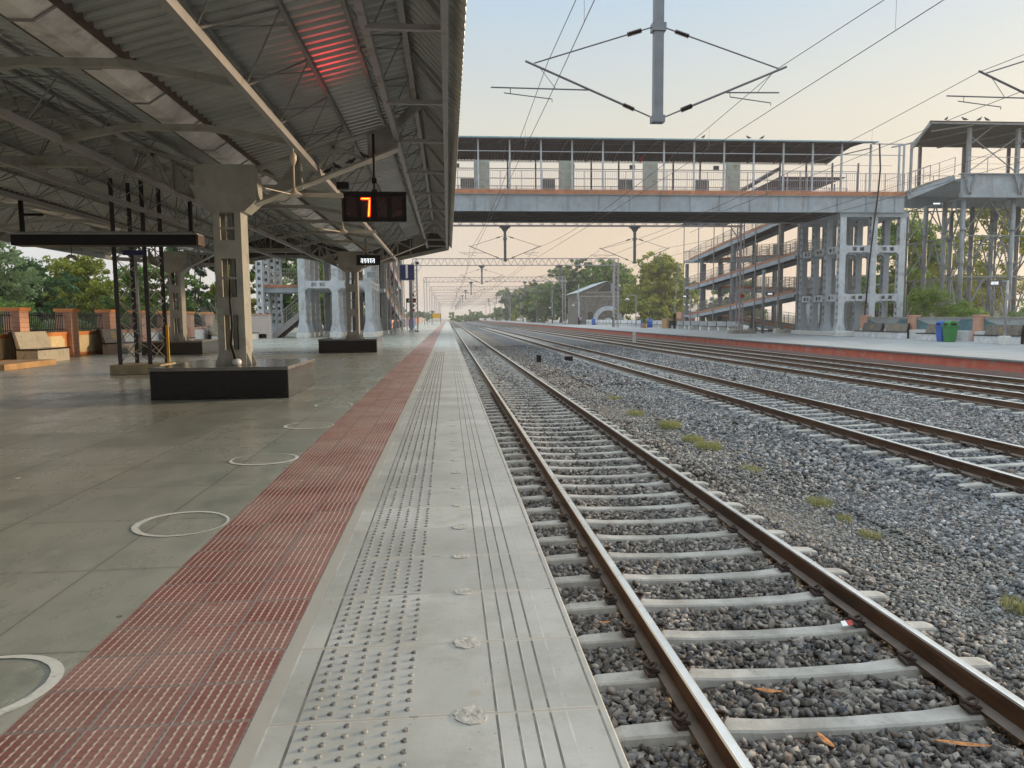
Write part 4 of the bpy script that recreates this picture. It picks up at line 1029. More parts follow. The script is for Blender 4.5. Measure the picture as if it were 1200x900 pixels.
SG = 'shrubs growing behind the left boundary wall'
for i,(x,y,w_,h,mt,l) in enumerate([(-18.5,29,3.2,2.9,'leaf_mid','leafy shrub above the railing at the left edge'),(-17.2,33,3.0,2.5,'leaf_grey','grey green shrub behind the railing between the first two clear pillars'),
    (-17.0,37,3.2,2.6,'leaf_mid','green shrub behind the pillar left of the grey pole'),(-16.8,41,3.2,2.7,'leaf_grey','grey green shrub behind the grey pole'),(-16.5,46,3.4,2.9,'leaf_dark','dark shrub seen through the lattice mast'),(-16.5,52,3.5,3.3,'leaf_dark','dark shrub behind the left wall near the second plinth column'),(-22.5,38,4.0,3.4,'leaf_mid','big shrub farther behind the railing at the left edge')]):
    shrub(x,y,-.9,w_,h,mt,40+i,l,SG,9000,.09)

# ------------------------------------------------------------------ perforated bridge columns
def pcol(parent, x, y, z0, z1, wx=.46, wy=.42, mat='pale', flare=True, pitch=.5, name='pier_column', front=False):
    mb = MB()
    if front:
        hs = []; z = z0+.7
        while z < z1-.3: hs.append((z,z+.24)); z += pitch
        for yy in (y-wy/2, y+wy/2-.02): perf_plate(mb, x-wx/2, x+wx/2, z0, z1, yy, .02, hs, .13)
        mb.box(x-wx/2,x-wx/2+.02,y-wy/2+.02,y+wy/2-.02,z0,z1); mb.box(x+wx/2-.02,x+wx/2,y-wy/2+.02,y+wy/2-.02,z0,z1)
        return mb.build(name, M[mat], parent)
    mb.box(x-wx/2,x+wx/2,y-wy/2,y-wy/2+.02,z0,z1); mb.box(x-wx/2,x+wx/2,y+wy/2-.02,y+wy/2,z0,z1)   # plain faces
    st = .12
    for sx in (-1,1):
        xa = x+sx*(wx/2-.03)
        x0, x1 = min(xa,xa+sx*.02), max(xa,xa+sx*.02)
        mb.box(x0,x1,y-wy/2+.02,y-wy/2+st,z0,z1); mb.box(x0,x1,y+wy/2-st,y+wy/2-.02,z0,z1)
        z = z0; 
        mb.box(x0,x1,y-wy/2+st,y+wy/2-st,z0,z0+.7); z = z0+.7
        while z < z1-.3:
            mb.box(x0,x1,y-wy/2+st,y+wy/2-st,z+.22,min(z+pitch,z1)); z += pitch
    if flare:
        for (ya,yb) in ((y-wy/2-.012,y-wy/2),(y+wy/2,y+wy/2+.012)):
            mb.prism([(x-wx/2-.16,z0),(x+wx/2+.16,z0),(x+wx/2+.16,z0+.12),(x+wx/2+.01,z0+.75),(x-wx/2-.01,z0+.75),(x-wx/2-.16,z0+.12)], ya, yb, 'y')
    return mb.build(name, M[mat], parent)
def footing(parent, x, y, z0, h=.35, r=.36, mat='white'):
    return MB().box(x-r,x+r,y-r,y+r,z0,z0+h).build('footing', M[mat], parent, bevel=.02)
def crossbeam(mb, a, b, z, axis):
    """box beam with two square openings between column faces"""
    for s_ in (-1,1):
        off = .17*s_
        if axis == 'x':
            y = a[1]+off; x0, x1 = a[0], b[0]; t = .015; L = x1-x0; c = (x0+x1)/2
            mb.box(x0,x1,y-t,y+t,z-.24,z-.13); mb.box(x0,x1,y-t,y+t,z+.13,z+.24)
            for u0,u1 in ((x0,c-.45),(c-.12,c+.12),(c+.45,x1)): mb.box(u0,u1,y-t,y+t,z-.13,z+.13)
            for xx,sg in ((x0,1),(x1,-1)): mb.prism([(xx,z-.24),(xx+sg*.22,z-.24),(xx,z-.46)], y-t, y+t, 'y'); mb.prism([(xx,z+.24),(xx+sg*.15,z+.24),(xx,z+.38)], y-t, y+t, 'y')
        else:
            x = a[0]+off; y0, y1 = a[1], b[1]; t = .015; c = (y0+y1)/2
            mb.box(x-t,x+t,y0,y1,z-.24,z-.13); mb.box(x-t,x+t,y0,y1,z+.13,z+.24)
            for u0,u1 in ((y0,c-.38),(c-.1,c+.1),(c+.38,y1)): mb.box(x-t,x+t,u0,u1,z-.13,z+.13)
    if axis == 'x': mb.box(a[0],b[0],a[1]-.18,a[1]+.18,z+.24,z+.255); mb.box(a[0],b[0],a[1]-.18,a[1]+.18,z-.255,z-.24)
    else: mb.box(a[0]-.18,a[0]+.18,a[1],b[1],z+.24,z+.255); mb.box(a[0]-.18,a[0]+.18,a[1],b[1],z-.255,z-.24)
def cb_(par, a, b, z, ax):
    m_ = MB(); crossbeam(m_, a, b, z, ax); return m_.build('cross_beam', M['pale'], par)
# ------------------------------------------------------------------ main footbridge
BY0, BY1 = 51.5, 57.7; BX0, BX1 = -14.0, 33.55
fb = empty('footbridge', (0,0,0), 'long steel footbridge with a dark roof crossing all the tracks', 'footbridge')
ZD = 10.18
for y, nm in ((BY0,'n'),(BY1,'f')):
    s_ = 1 if nm == 'n' else -1
    mb = MB(); mb.box(BX0,BX1,y,y+s_*.03 if s_>0 else y,8.75,9.86) if s_>0 else mb.box(BX0,BX1,y-.03,y,8.75,9.86)
    yo = (y-.10, y+.16) if s_ > 0 else (y-.16, y+.10)
    mb.box(BX0,BX1,yo[0],yo[1],8.71,8.752); mb.box(BX0,BX1,yo[0],yo[1],9.858,9.90)
    x = BX0+.6
    while x < BX1:
        mb.box(x-.012,x+.012,yo[0]+.01,(y if s_>0 else y-.03),8.752,9.858) if s_>0 else mb.box(x-.012,x+.012,y,yo[1]-.01,8.752,9.858); x += 2.2
    mb.build('main_girder', M['palegird'], fb)
    MB().box(BX0,BX1,yo[0]-.01,yo[1]+.01,9.902,ZD+.02).build('deck_edge', M['orange'], fb)
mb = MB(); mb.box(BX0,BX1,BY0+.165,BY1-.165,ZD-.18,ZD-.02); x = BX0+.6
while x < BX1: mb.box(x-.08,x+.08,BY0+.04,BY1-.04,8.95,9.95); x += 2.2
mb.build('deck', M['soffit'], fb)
mb = MB()
for y in (52.6,54.0,55.4,56.8): mb.box(BX0,BX1,y-.1,y+.1,8.72,8.93)
mb.build('deck_stringer', M['soffit'], fb)
RZ = 13.62
def bpost(x, y, z1): 
    return MB().box(x-.055,x+.055,y-.055,y+.055,ZD+.02,z1).build('roof_post', M['pale'] if y < 54 else M['mauvepost'], fb)
M['mauvepost'] = simple('mauve_grey_post', (.22,.19,.20), .6, amt=.12)
x = BX0+.9; xs = []
while x < BX1-.1: xs.append(x); x += 2.2
for x in xs: bpost(x, BY0+.12, RZ); bpost(x+.35, BY1-.12, RZ-.1)
def railing(parent, a, b, h=1.15, name='railing', mat=None, post=1.5, bars=True, barstep=.16, mids=(.25,.5,.75), r=.018):
    a = Vector(a); b = Vector(b); L = (b-a).length; mb = MB(); up = Vector((0,0,1))
    mb.bar(a+up*h, b+up*h, r*2.2); 
    for m in mids: mb.bar(a+up*h*m, b+up*h*m, r*1.2)
    n = max(1,int(round(L/post)))
    for i in range(n+1):
        p = a+(b-a)*(i/n); mb.bar(p, p+up*h, r*2.2)
    if bars:
        n = int(L/barstep)
        for i in range(n): p = a+(b-a)*(i/n); mb.bar(p+up*.08, p+up*h*.97, r*.8)
    return mb.build(name, mat or M['rail_pink'], parent, fix=False)
M['rail_pink'] = simple('mauve_white_railing_paint', (.48,.42,.46), .5, amt=.1)
railing(fb, (BX0,BY0+.10,ZD), (BX1,BY0+.10,ZD), 1.35, mids=(.08,.62), r=.02)
railing(fb, (BX0,BY1-.10,ZD), (BX1-1,BY1-.10,ZD), 1.35, mids=(.08,.62), r=.02)
mb = MB()
for y in (BY0+.12,BY1-.12): mb.bar((BX0,y,12.85),(BX1,y,12.85),.05); mb.bar((BX0,y,12.1),(BX1-1,y,12.1),.03)
mb.build('tie_rail', M['pale'], fb)
# roof: shallow arched sheet, ribs across
mb = MB(); per = .25; X = BX0; vs = []; ys = [BY0-.35, BY0+1.2, (BY0+BY1)/2, BY1-1.2, BY1+.35]; zs = [RZ+.06,RZ+.40,RZ+.52,RZ+.30,RZ-.05]; n = 5; cnt = 0
while X < 31.2:
    for dx, h in ((0,0),(.07,0),(.1,.03),(.2,.03)):
        for yy_, zz_ in zip(ys,zs): vs.append((X+dx,yy_,zz_+h))
        cnt += 1
    X += per
mb.add(vs, [(i*n+k,i*n+k+1,(i+1)*n+k+1,(i+1)*n+k) for i in range(cnt-1) for k in range(n-1)])
ro = mb.build('roof', M['brownsheet'], fb, fix=False); md = ro.modifiers.new('s','SOLIDIFY'); md.thickness = .01
MB().box(BX0,31.2,BY0-.39,BY0-.36,RZ+.02,RZ+.10).build('roof_edge_trim', M['bluesheet'], fb)
mb = MB()
for x in xs:
    if x > 31: continue
    for k in range(4): mb.bar((x,ys[k],zs[k]-.06),(x,ys[k+1],zs[k+1]-.06),.07,.07)
for yy_,zz_ in zip(ys,zs): mb.bar((BX0,yy_,zz_-.04),(31.1,yy_,zz_-.04),.06,.05)
mb.build('roof_frame', M['mauvepost'], fb)
mb = MB(); mb.bar((31.0,BY0+.1,RZ+.02),(BX1-.1,BY0+.1,RZ+.02),.07); mb.bar((31.0,BY0+.1,RZ-.25),(29.2,BY1-.1,RZ-.1),.06); mb.box(BX1-.16,BX1-.05,BY0+.05,BY0+.16,ZD,RZ+.05); mb.build('end_frame', M['pale'], fb)
M['hoard'] = simple('rusty_pale_hoarding', (.40,.43,.38), .7, dirt=(.32,.24,.13), dscale=1.6, amt=.12)
M['hoardb'] = simple('brown_grey_hoarding', (.16,.15,.13), .7, amt=.15)
for px in (2.55, 8.55, 14.6, 20.7): MB().box(px-.55,px+.55,BY0+.42,BY0+.45,ZD+.03,12.30).build('hoarding_panel', M['hoard'], fb)
for px in (1.6, 7.3, 12.9, 18.5): MB().box(px-.55,px+.45,BY0+.5,BY0+.53,ZD+.03,ZD+.85).build('low_panel', M['hoardb'], fb)
for px in (.8, 8.0+1.0, 13.4, 19.6): MB().box(px-.2,px+.2,BY0+.8,BY0+.9,11.85,12.12).build('speaker_box', M['darkslab'], fb)
o = MB().box(-.07,.07,-.02,.02,-.25,.25).build('red_flag', M['redpaint'], loc=(14.5,54,12.9)); tag(o, 'small red cloth hanging under the footbridge roof', 'cloth'); o.rotation_euler=(0,.5,0)
# stair block rising behind the railing to the older bridge
def stairs(parent, a, b, width, n, mat, mat2, name='stair_flight', axis='x'):
    mb = MB(); dx = (b[0]-a[0])/n; dz = (b[2]-a[2])/n; 
    for i in range(n):
        x0, x1 = sorted((a[0]+dx*i, a[0]+dx*(i+1))); z = a[2]+dz*(i+1)
        mb.box(x0,x1,a[1],a[1]+width,z-.17,z)
    o = mb.build(name, M[mat], parent)
    for y in (a[1]-.06,a[1]+width+.06): MB().bar((a[0],y,a[2]-.1),(b[0],y,b[2]-.1),.1,.42).build('stringer', M[mat2], o)
    return o
# right pier grid
for ix, x in enumerate((29.0,31.4,33.3)):
    for iy, y in enumerate((51.8,53.7,55.6,57.5)):
        pcol(fb, x if ix < 2 else 33.6, y, PF2Z+.35, 8.71, mat='pale' if iy == 0 else 'palegird'); 
mb = MB(); mb.box(28.6,34.0,51.4,57.9,PF2Z,PF2Z+.347); mb.build('pier_footing', M['white'], fb, bevel=.03)
mb = MB()
PXS = (29.0,31.4,33.6); PYS = (51.8,53.7,55.6,57.5)
for z in (2.55,6.1):
    for y in PYS:
        for a,b in zip(PXS[:-1],PXS[1:]): cb_(fb,(a+.23,y),(b-.23,y),z,'x')
    for x in PXS:
        for a,b in zip(PYS[:-1],PYS[1:]): cb_(fb,(x,a+.21),(x,b-.21),z,'y')
MB().box(28.7,34.0,51.55,57.7,8.40+.02,8.70).build('pier_cap', M['palegird'], fb)
# left pier grid on the near platform
for x in (-5.55,-7.85,-10.15,-13.0):
    for y in PYS: pcol(fb, x, y+.6, .33, 8.71, mat='pale', front=(x < -12))
    MB().box(x-.42,x+.42,52.0,58.5,0,.33).build('pier_footing', M['white'], fb, bevel=.02)
mb = MB(); LX = (-5.55,-7.85,-10.15)
for z in (3.72,6.9):
    for y in PYS:
        for a,b in zip(LX[1:],LX[:-1]): cb_(fb,(a+.23,y+.6),(b-.23,y+.6),z,'x')
    for x in LX:
        for a,b in zip(PYS[:-1],PYS[1:]): cb_(fb,(x,a+.81),(x,b+.39),z,'y')
# landing at left
MB().box(-13.4,-10.4,53,56,3.20,3.55).build('landing', M['palegird'], fb); MB().box(-13.45,-10.35,52.95,56.05,3.551,3.75).build('landing_edge', M['orange'], fb)
railing(fb,(-13.3,53.05,3.75),(-10.5,53.05,3.75),1.1,mat=M['chord']); 
st_ = stairs(fb,(-12.7,53.2,.1),(-10.1,53.2,2.2),2.4,11,'stairbrown','palegird') if 'stairbrown' in M else None
M['stairbrown'] = simple('brown_red_steps', (.20,.12,.10), .8, amt=.2)
st_ = stairs(fb,(-12.6,53.3,.05),(-10.3,53.3,1.9),2.2,11,'stairbrown','chord')
railing(fb,(-12.6,53.2,.1),(-10.3,53.2,1.95),1.1,mat=M['chord'])
# hanging black cable across right end
o = MB().tube([(31.35,51.3,13.6),(31.45,51.25,11.8),(31.3,51.2,9.8),(31.1,51.2,8.0),(30.9,51.3,5.0),(30.75,51.4,1.0)], .06, 8).build('drain_pipe', M['iron'], smooth=True); tag(o, 'thin dark pipe running down the footbridge end past the right pier', 'pipe')

# ------------------------------------------------------------------ ramp towers
def ramp(x0, sgn, z0, lab, edge, ys=(60.2,87.5), levels=((1.45,3.35),(4.9,6.6),(8.2,10.1)), mat='pale'):
    """switchback ramp; front run at x0, second run farther by 2.6 m in sgn direction"""
    t = empty('ramp_tower', (0,0,0), lab, 'ramp tower', 'switchback ramps at the ends of the footbridge')
    ya, yb = ys; wd = 2.3
    def run(xa, p, q, nm):
        xl, xr = sorted((xa, xa+sgn*wd))
        o = MB().hexa([(xl+.12,p[0],p[1]-.12),(xr-.12,p[0],p[1]-.12),(xr-.12,q[0],q[1]-.12),(xl+.12,q[0],q[1]-.12),(xl+.12,p[0],p[1]),(xr-.12,p[0],p[1]),(xr-.12,q[0],q[1]),(xl+.12,q[0],q[1])]).build('ramp_deck', M['soffit'], t)
        g = MB(); e = MB()
        for xx in (xl+.05,xr-.05):
            g.bar((xx,p[0],p[1]-.30),(xx,q[0],q[1]-.30),.10,.38); e.bar((xx,p[0],p[1]+.0),(xx,q[0],q[1]+.0),.14,.20)
        g.build('edge_girder', M['palegird'], t); e.build('edge_kerb', M[edge], t)
        for xx in (xl+.05,xr-.05): railing(t,(xx,p[0],p[1]+.1),(xx,q[0],q[1]+.1),1.05,mat=M['chord'],barstep=.30,mids=(.1,.3,.5,.7),post=1.8)
    prev = z0
    for (zf, zn) in levels:
        run(x0+sgn*2.6, (ya,prev),(yb,zf),'back'); run(x0, (yb,zf),(ya,zn),'front')
        xl, xr = sorted((x0, x0+sgn*4.9))
        MB().box(xl,xr,yb+.03,yb+2.2,zf-.3,zf).build('landing', M['palegird'], t); railing(t,(xl,yb+2.15,zf),(xr,yb+2.15,zf),1.1,mat=M['chord'],barstep=.3); railing(t,((xl if sgn>0 else xr),yb+.05,zf),((xl if sgn>0 else xr),yb+2.15,zf),1.1,mat=M['chord'],barstep=.3)
        MB().box(xl,xr,ya-1.9,ya-.03,zn-.3,zn).build('landing', M['palegird'], t)
        prev = zn
    top = 13.0
    for y in (ya-.3, ya+3.2, ya+14, ya+23.6, yb+1.6):
        for xx in (x0+sgn*.25, x0+sgn*2.45, x0+sgn*4.7):
            k = max(0,min(1,(y-ya)/(yb-ya))); zt = 10.1 - 1.9*k
            pcol(t, xx+sgn*.0, y, z0+.3, zt-.45, .34,.34, 'greypier', True, .55, 'ramp_column'); footing(t, xx, y, z0, .3, .4)
    mb = MB()
    for y in (ya-.6, ya+3, ya+8, ya+14, ya+19, ya+24, yb+2.0):
        for xx in (x0-sgn*.05, x0+sgn*4.95): mb.tube([(xx,y,z0),(xx,y,12.9 if y > ya+2 else 13.2)], .055, 8)
    mb.build('roof_post', M['galv'], t)
    xl, xr = sorted((x0-sgn*.5, x0+sgn*5.4)); MB().hexa([(xl,ya+2,13.25),(xr,ya+2,13.25),(xr,yb+2.6,12.55),(xl,yb+2.6,12.55),(xl,ya+2,13.3),(xr,ya+2,13.3),(xr,yb+2.6,12.6),(xl,yb+2.6,12.6)]).build('roof', M['brownsheet'], t)
    mb = MB(); xs_ = x0
    MB().bar((x0,ya,12.0),(x0,yb,11.4),.04).build('tie_rail', M['galv'], t)
    return t
M['greypier'] = simple('grey_column_paint', (.25,.265,.275), .6, dirt=(.22,.19,.16), dscale=2, amt=.12)
ramp(29.6, 1, PF2Z, 'switchback ramp tower on the far platform, behind the right end of the footbridge', 'orange')
M['orangelit'] = M['orange']
ramp(-5.0, -1, 0.0, 'switchback ramp tower on the near platform, seen left of the blue sign', 'orange', ys=(61.0,80.0), levels=((1.45,3.7),(4.9,6.9),(8.2,10.1)))

# ------------------------------------------------------------------ older footbridge on the right
ob = empty('old_footbridge', (0,0,0), 'older grey footbridge on round columns at the right edge', 'footbridge')
XS = (37.8,41.7,45.6); YS2 = (51.0,53.0,55.2,57.6)
for x in XS:
    for y in YS2:
        c = MB().tube([(x,y,PF2Z-.2),(x,y,9.75)], .17, 14).build('round_column', M['greysteel'], ob, smooth=True)
        mb = MB()
        for z in (2.4,5.0,7.4): mb.tube([(x,y,z),(x,y,z+.05)], .27, 14)
        mb.build('flange', M['greysteel'], c)
mb = MB()
def xb(p, q, lv):
    for z0,z1 in zip(lv[:-1],lv[1:]):
        m_ = (Vector(p)+Vector(q))/2
        mb.bar((p[0],p[1],z0),(m_[0],m_[1],z1),.09,.05); mb.bar((q[0],q[1],z0),(m_[0],m_[1],z1),.09,.05); mb.bar((p[0],p[1],z1),(q[0],q[1],z1),.08,.08)
LV = (.5,4.0,7.0,9.7)
for y in (YS2[0],YS2[-1]):
    for a,b in zip(XS[:-1],XS[1:]): xb((a,y,0),(b,y,0),LV)
for x in XS:
    for a,b in zip(YS2[:-1],YS2[1:]): xb((x,a,0),(x,b,0),LV)
mb.build('bracing', M['greysteel'], ob)
mb = MB(); mb.box(37.3,70,50.6,50.75,10.02,11.35); mb.box(37.3,70,50.5,50.85,9.7,10.02); mb.box(37.3,70,57.9,58.05,10.02,11.35); mb.box(37.2,70,50.45,50.9,11.352,11.42)
mb.box(37.3,70,50.86,57.85,10.9,11.1); mb.build('deck_girder', M['palegird'], ob)
for x in (37.8,41.7,45.6,49.5):
    MB().bar((x-.45,50.42,11.3),(x,50.42,9.9),.10,.14).bar((x+.45,50.42,11.3),(x,50.42,9.9),.10,.14).build('bracket', M['greysteel'], ob)
for x in (38.1,41.9,45.8,49.7): 
    MB().box(x-.12,x+.12,51.0,51.24,11.42,14.75).build('roof_post', M['galv'], ob); MB().box(x+.3,x+.5,57.2,57.4,11.3,14.9).build('roof_post', M['mauvepost'], ob)
mb = MB(); P4 = [(34.4,50.2,14.98),(70,50.2,14.98),(70,59,15.25),(38.9,59,15.25)]
mb.hexa([(a,b,c-.05) for a,b,c in P4]+[(a,b,c) for a,b,c in P4]); mb.build('roof', M['roofgrey'] if 'roofgrey' in M else M['slateroof'] if 'slateroof' in M else M['soffit'], ob)
mb = MB(); mb.bar((34.5,50.3,14.86),(70,50.3,14.86),.1,.12); mb.bar((34.5,50.3,14.86),(38.9,58.8,15.1),.12,.12); mb.bar((35.2,51.2,14.5),(37.9,50.5,14.8),.09,.09)
for x in (40,44,48): mb.bar((x-3,58.8,15.1),(x,50.4,14.86),.09,.1)
for x in (38.1,41.9,45.8): mb.bar((x,50.9,13.6),(x+1.6,50.9,14.8),.06,.06); mb.bar((x,51.1,14.2),(x+3.8,51.1,11.6),.07,.05); mb.bar((x+3.8,51.1,14.2),(x,51.1,11.6),.07,.05)
mb.build('roof_frame', M['galv'], ob)
railing(ob,(37.9,50.8,11.42),(60,50.8,11.42),1.2,mat=M['rail_pink'],bars=False,mids=(.3,.6)); railing(ob,(38.5,57.7,11.2),(60,57.7,11.2),1.4,mat=M['rail_pink'],bars=False,mids=(.3,.6))
stairs(ob,(33.65,51.4,9.95),(37.25,51.4,11.35),2.6,9,'concrete','palegird')
railing(ob,(33.65,51.35,10.3),(37.25,51.35,11.5),1.2,mat=M['rail_pink'],bars=False,mids=(.3,.6)); railing(ob,(33.65,54.1,10.3),(37.25,54.1,11.5),1.2,mat=M['rail_pink'],bars=False,mids=(.3,.6))
mb = MB(); mb.bar((33.75,51.2,10.0),(33.75,51.2,13.7),.14,.14); mb.bar((33.8,51.2,13.65),(34.6,50.4,14.8),.08,.08); mb.build('corner_post', M['galv'], ob)
# brown stair flight seen through the railing of the main bridge
st2 = MB().hexa([(22.5,60.0,10.2),(28.0,60.0,13.4),(28.0,62.0,13.4),(22.5,62.0,10.2),(22.5,60.0,10.5),(28.0,60.0,13.7),(28.0,62.0,13.7),(22.5,62.0,10.5)]).build('ramp_roof', M['soffit']); tag(st2, 'brown sloping roof strip seen through the footbridge railing near its right end', 'roof')
# tubular lamp under old bridge
o = MB().box(-.4,.4,-.05,.05,-.03,.03).build('tube_lamp', M['lit'], loc=(37.7,53.6,9.72)); tag(o, 'tube lamp glowing under the older footbridge', 'lamp')
for i,(x,zz) in enumerate([(35.7,15.0),(37.1,15.0),(38.2,15.0),(38.8,15.0)]): bird(x,50.35,zz,(.4,2.5,0,3.0)[i],('leftmost','second','third','rightmost')[i]+' of the four birds on the roof of the older footbridge','birds on the older footbridge roof',1.5)
for i,(x) in enumerate((18.2,21.5,22.5)): bird(x,51.2,13.75,(.4,2.5,0)[i],('left','middle','right')[i]+' one of three birds on the roof edge of the long footbridge','birds on the long footbridge roof',1.3)

# ------------------------------------------------------------------ overhead line portals and wires
def insulator(mb, a, b):
    a = Vector(a); b = Vector(b); d = (b-a); L = d.length; n = 9
    pts = []; rs = []
    for i in range(n*2+1):
        pts.append(a+d*(i/(2*n))); rs.append(.030 if i % 2 == 0 else .062)
    mb.tube(pts, rs, 10)
def cantilever(parent, xd, y, s_, detail=True, zb=5.9):
    """bracket arm from the drop post at xd reaching to side s_ (+1/-1)"""
    k = MB(); ins = MB(); c = MB(); dz = zb-5.9
    tip = (xd+s_*3.12, y, 7.22+dz); foot = (xd+s_*.18, y, 6.02+dz)
    lerp = lambda a,b,t: tuple(a[i]+(b[i]-a[i])*t for i in range(3))
    n8 = 8 if detail else 5
    a = lerp(foot,tip,.13); b = lerp(foot,tip,.22)
    k.tube([foot,a], .018, n8); insulator(ins,a,b) if detail else ins.tube([a,b],.05,5); k.tube([b,tip], .027, n8)
    top = (xd+s_*.12,y,8.05+dz); te = lerp(foot,tip,.93); te = (te[0],te[1],te[2]+.04)
    a = lerp(top,te,.10); b = lerp(top,te,.22)
    k.tube([top,a], .016, n8); insulator(ins,a,b) if detail else ins.tube([a,b],.05,5); k.tube([b,te], .017, n8)
    r0 = lerp(foot,tip,.50); re = (xd+s_*(3.12 if s_ > 0 else 3.92), y, 6.62+dz) ; r0 = (r0[0],r0[1],r0[2])
    if s_ > 0: re = (xd+s_*2.95,y,6.62+dz)
    k.tube([(r0[0],y,re[2]-.02),re], .017, n8)
    cw = (xd+s_*(2.9), y, 6.36+dz)
    st0 = (re[0]-s_*.45, y, re[2]-.12) if s_ < 0 else (re[0]-s_*1.2,y,re[2]-.12)
    k.tube([(st0[0],y,re[2]),(st0[0],y,st0[2])], .012, 5)
    if s_ < 0: st1 = (xd+s_*2.5, y, 6.38+dz); st0 = (re[0]+.3,y,re[2]-.12)
    else: st1 = (xd+s_*2.75,y,6.38+dz)
    k.tube([st0,st1,(st1[0],y,st1[2]-.06)], .013, 5)
    k.tube([(tip[0]-s_*.35,y,tip[2]-.16),(tip[0]-s_*(.7),y,re[2])], .008, 5)
    kk = k.build('bracket_arm', M['mauve'], parent); ins.build('insulator', M['insul'], kk)
def portal(y, i, posts, arms, lab, xl=-4.8, xr=24.9, detail=False, rest=True):
    t = empty('overhead_line_portal', (0,y,0), lab, 'overhead line portal', 'overhead line portals across the tracks')
    z0, z1 = (8.75, 9.7) if y > 70 else (9.1, 10.0) if y > 40 else (9.6, 10.5)
    lw = .6 if y > 70 else .34
    mb = MB()
    for z in (z0,z1):
        for dy in (-.3,.3): mb.bar((xl,dy,z),(xr,dy,z),.08,.08)
    x = xl; up = True; q = []
    while x < xr-.9:
        for dy in (-.3,.3): mb.bar((x,dy,z0),(x+.5,dy,z1),.04,.04); mb.bar((x+.5,dy,z1),(x+1.0,dy,z0),.04,.04)
        mb.bar((x,-.3,z0),(x+.5,.3,z0),.035,.035); mb.bar((x+.5,.3,z0),(x+1,-.3,z0),.035,.035); x += 1.0
    mb.build('lattice_beam', M['portal'], t, fix=False)
    if rest:
        for xx, zb, s_ in ((xl,0,1),(xr,PF2Z,-1)):
            u = MB()
            for dx in (0,lw):
                for dy in (-.3,.3): u.bar((xx+s_*dx,dy,zb),(xx+s_*dx,dy,z1),.09 if y > 70 else .07)
            z = zb
            while z < z1-.6:
                for dy in (-.3,.3): u.bar((xx,dy,z),(xx+s_*lw,dy,z+.6),.035,.035)
                z += .6
            u.bar((xx+s_*.6,-.3,z0-1.0),(xx+s_*1.3,-.3,z0),.07,.07); u.build('upright', M['portal'], t, fix=False)
    for xd, zb in posts:
        p = MB(); zt_ = z0-.03; p.box(xd-.11,xd+.11,-.09,.09,zb,zt_)
        p.box(xd-.45,xd+.45,-.25,.25,zt_-.15,zt_)
        p.prism([(xd-.35,zt_-.15),(xd+.35,zt_-.15),(xd+.11,zt_-.5),(xd-.11,zt_-.5)], -.08,.08,'y')
        p.box(xd-.15,xd+.15,-.12,.12,zb-.02,zb+.14); p.box(xd-.16,xd+.16,-.12,.12,7.9,8.08)
        pp = p.build('drop_post', M['galvd'], t)
        for s_ in (-1,1): cantilever(t, xd, 0, s_, detail, zb)
    for xd, zb, s_ in arms: cantilever(t, xd, 0, s_, detail, zb)
    return t
M['portal'] = simple('galvanised_portal_steel', (.38,.34,.36), .6, amt=.1)
M['galvd'] = simple('dark_galvanised_post', (.20,.22,.25), .45, .3, amt=.12)
portal(17.2,0,[(5.0,5.86),(16.1,5.86)],[], 'nearest overhead line portal, with its grey drop post at the top centre of the photo', detail=True, xr=25.5, rest=False)
PYL = [62.7,105,153,198,243,288,333,378,423,468]
for i,y in enumerate(PYL):
    portal(y, i+1, [(5.0,6.1),(16.3,5.9)] if i < 6 else [(5.0,6.1)], [], ('overhead line portal just behind the footbridge, its two drop posts hanging below the deck' if i == 0 else ORD[i]+' overhead line portal beyond the footbridge, counted away from the camera'), detail=(i==0), xr=24.9 if i else 26)
# wires: catenary + contact with droppers, per electrified track
supports = [-28.4,17.2] + PYL
for wi,(tx, lab) in enumerate([(2.2,'overhead contact wire with catenary above the nearest track'),(7.75,'overhead contact wire with catenary above the second track'),(13.2,'overhead contact wire with catenary above the third track'),(18.8,'overhead contact wire with catenary above the track by the far platform')]):
    t = empty('overhead_wire', (0,0,0), lab, 'overhead wire', 'overhead wires along the tracks')
    cat = []; con = []; dr = []
    for k,(a,b) in enumerate(zip(supports[:-1],supports[1:])):
        xa = tx + (.2 if (k+wi) % 2 else -.2)*(-1 if wi else 1); xb_ = tx + (.2 if (k+1+wi) % 2 else -.2)*(-1 if wi else 1)
        if k == 0: xa = tx+.1
        for j in range(10):
            u = j/10; x = xa+(xb_-xa)*u; y = a+(b-a)*u; sag = 4*u*(1-u)
            cat.append((x,y,7.16-.62*sag)); con.append((x,y,6.30-.06*sag))
            if j % 2 == 1 and y < 200: dr.append(MB().tube([(x,y,7.16-.62*sag),(x,y,6.30-.06*sag)], .004 if y < 60 else .008, 4, False).build('dropper', M['cable'], t))
    r = lambda y: .008 if y < 30 else .011 if y < 100 else .02
    MB().tube(cat, [r(p[1]) for p in cat], 5).build('catenary', M['cable'], t); MB().tube(con, [r(p[1]) for p in con], 5).build('contact_wire', M['cable'], t)
# high feeder wires at the left, in front of the bridge
t = MB(); pts = [(-2.0+.0*k, 17.2+ (k-3)*8, 8.9+.1*abs(k-4)) for k in range(0,12)]

# ------------------------------------------------------------------ far platform things
bw = 30.6
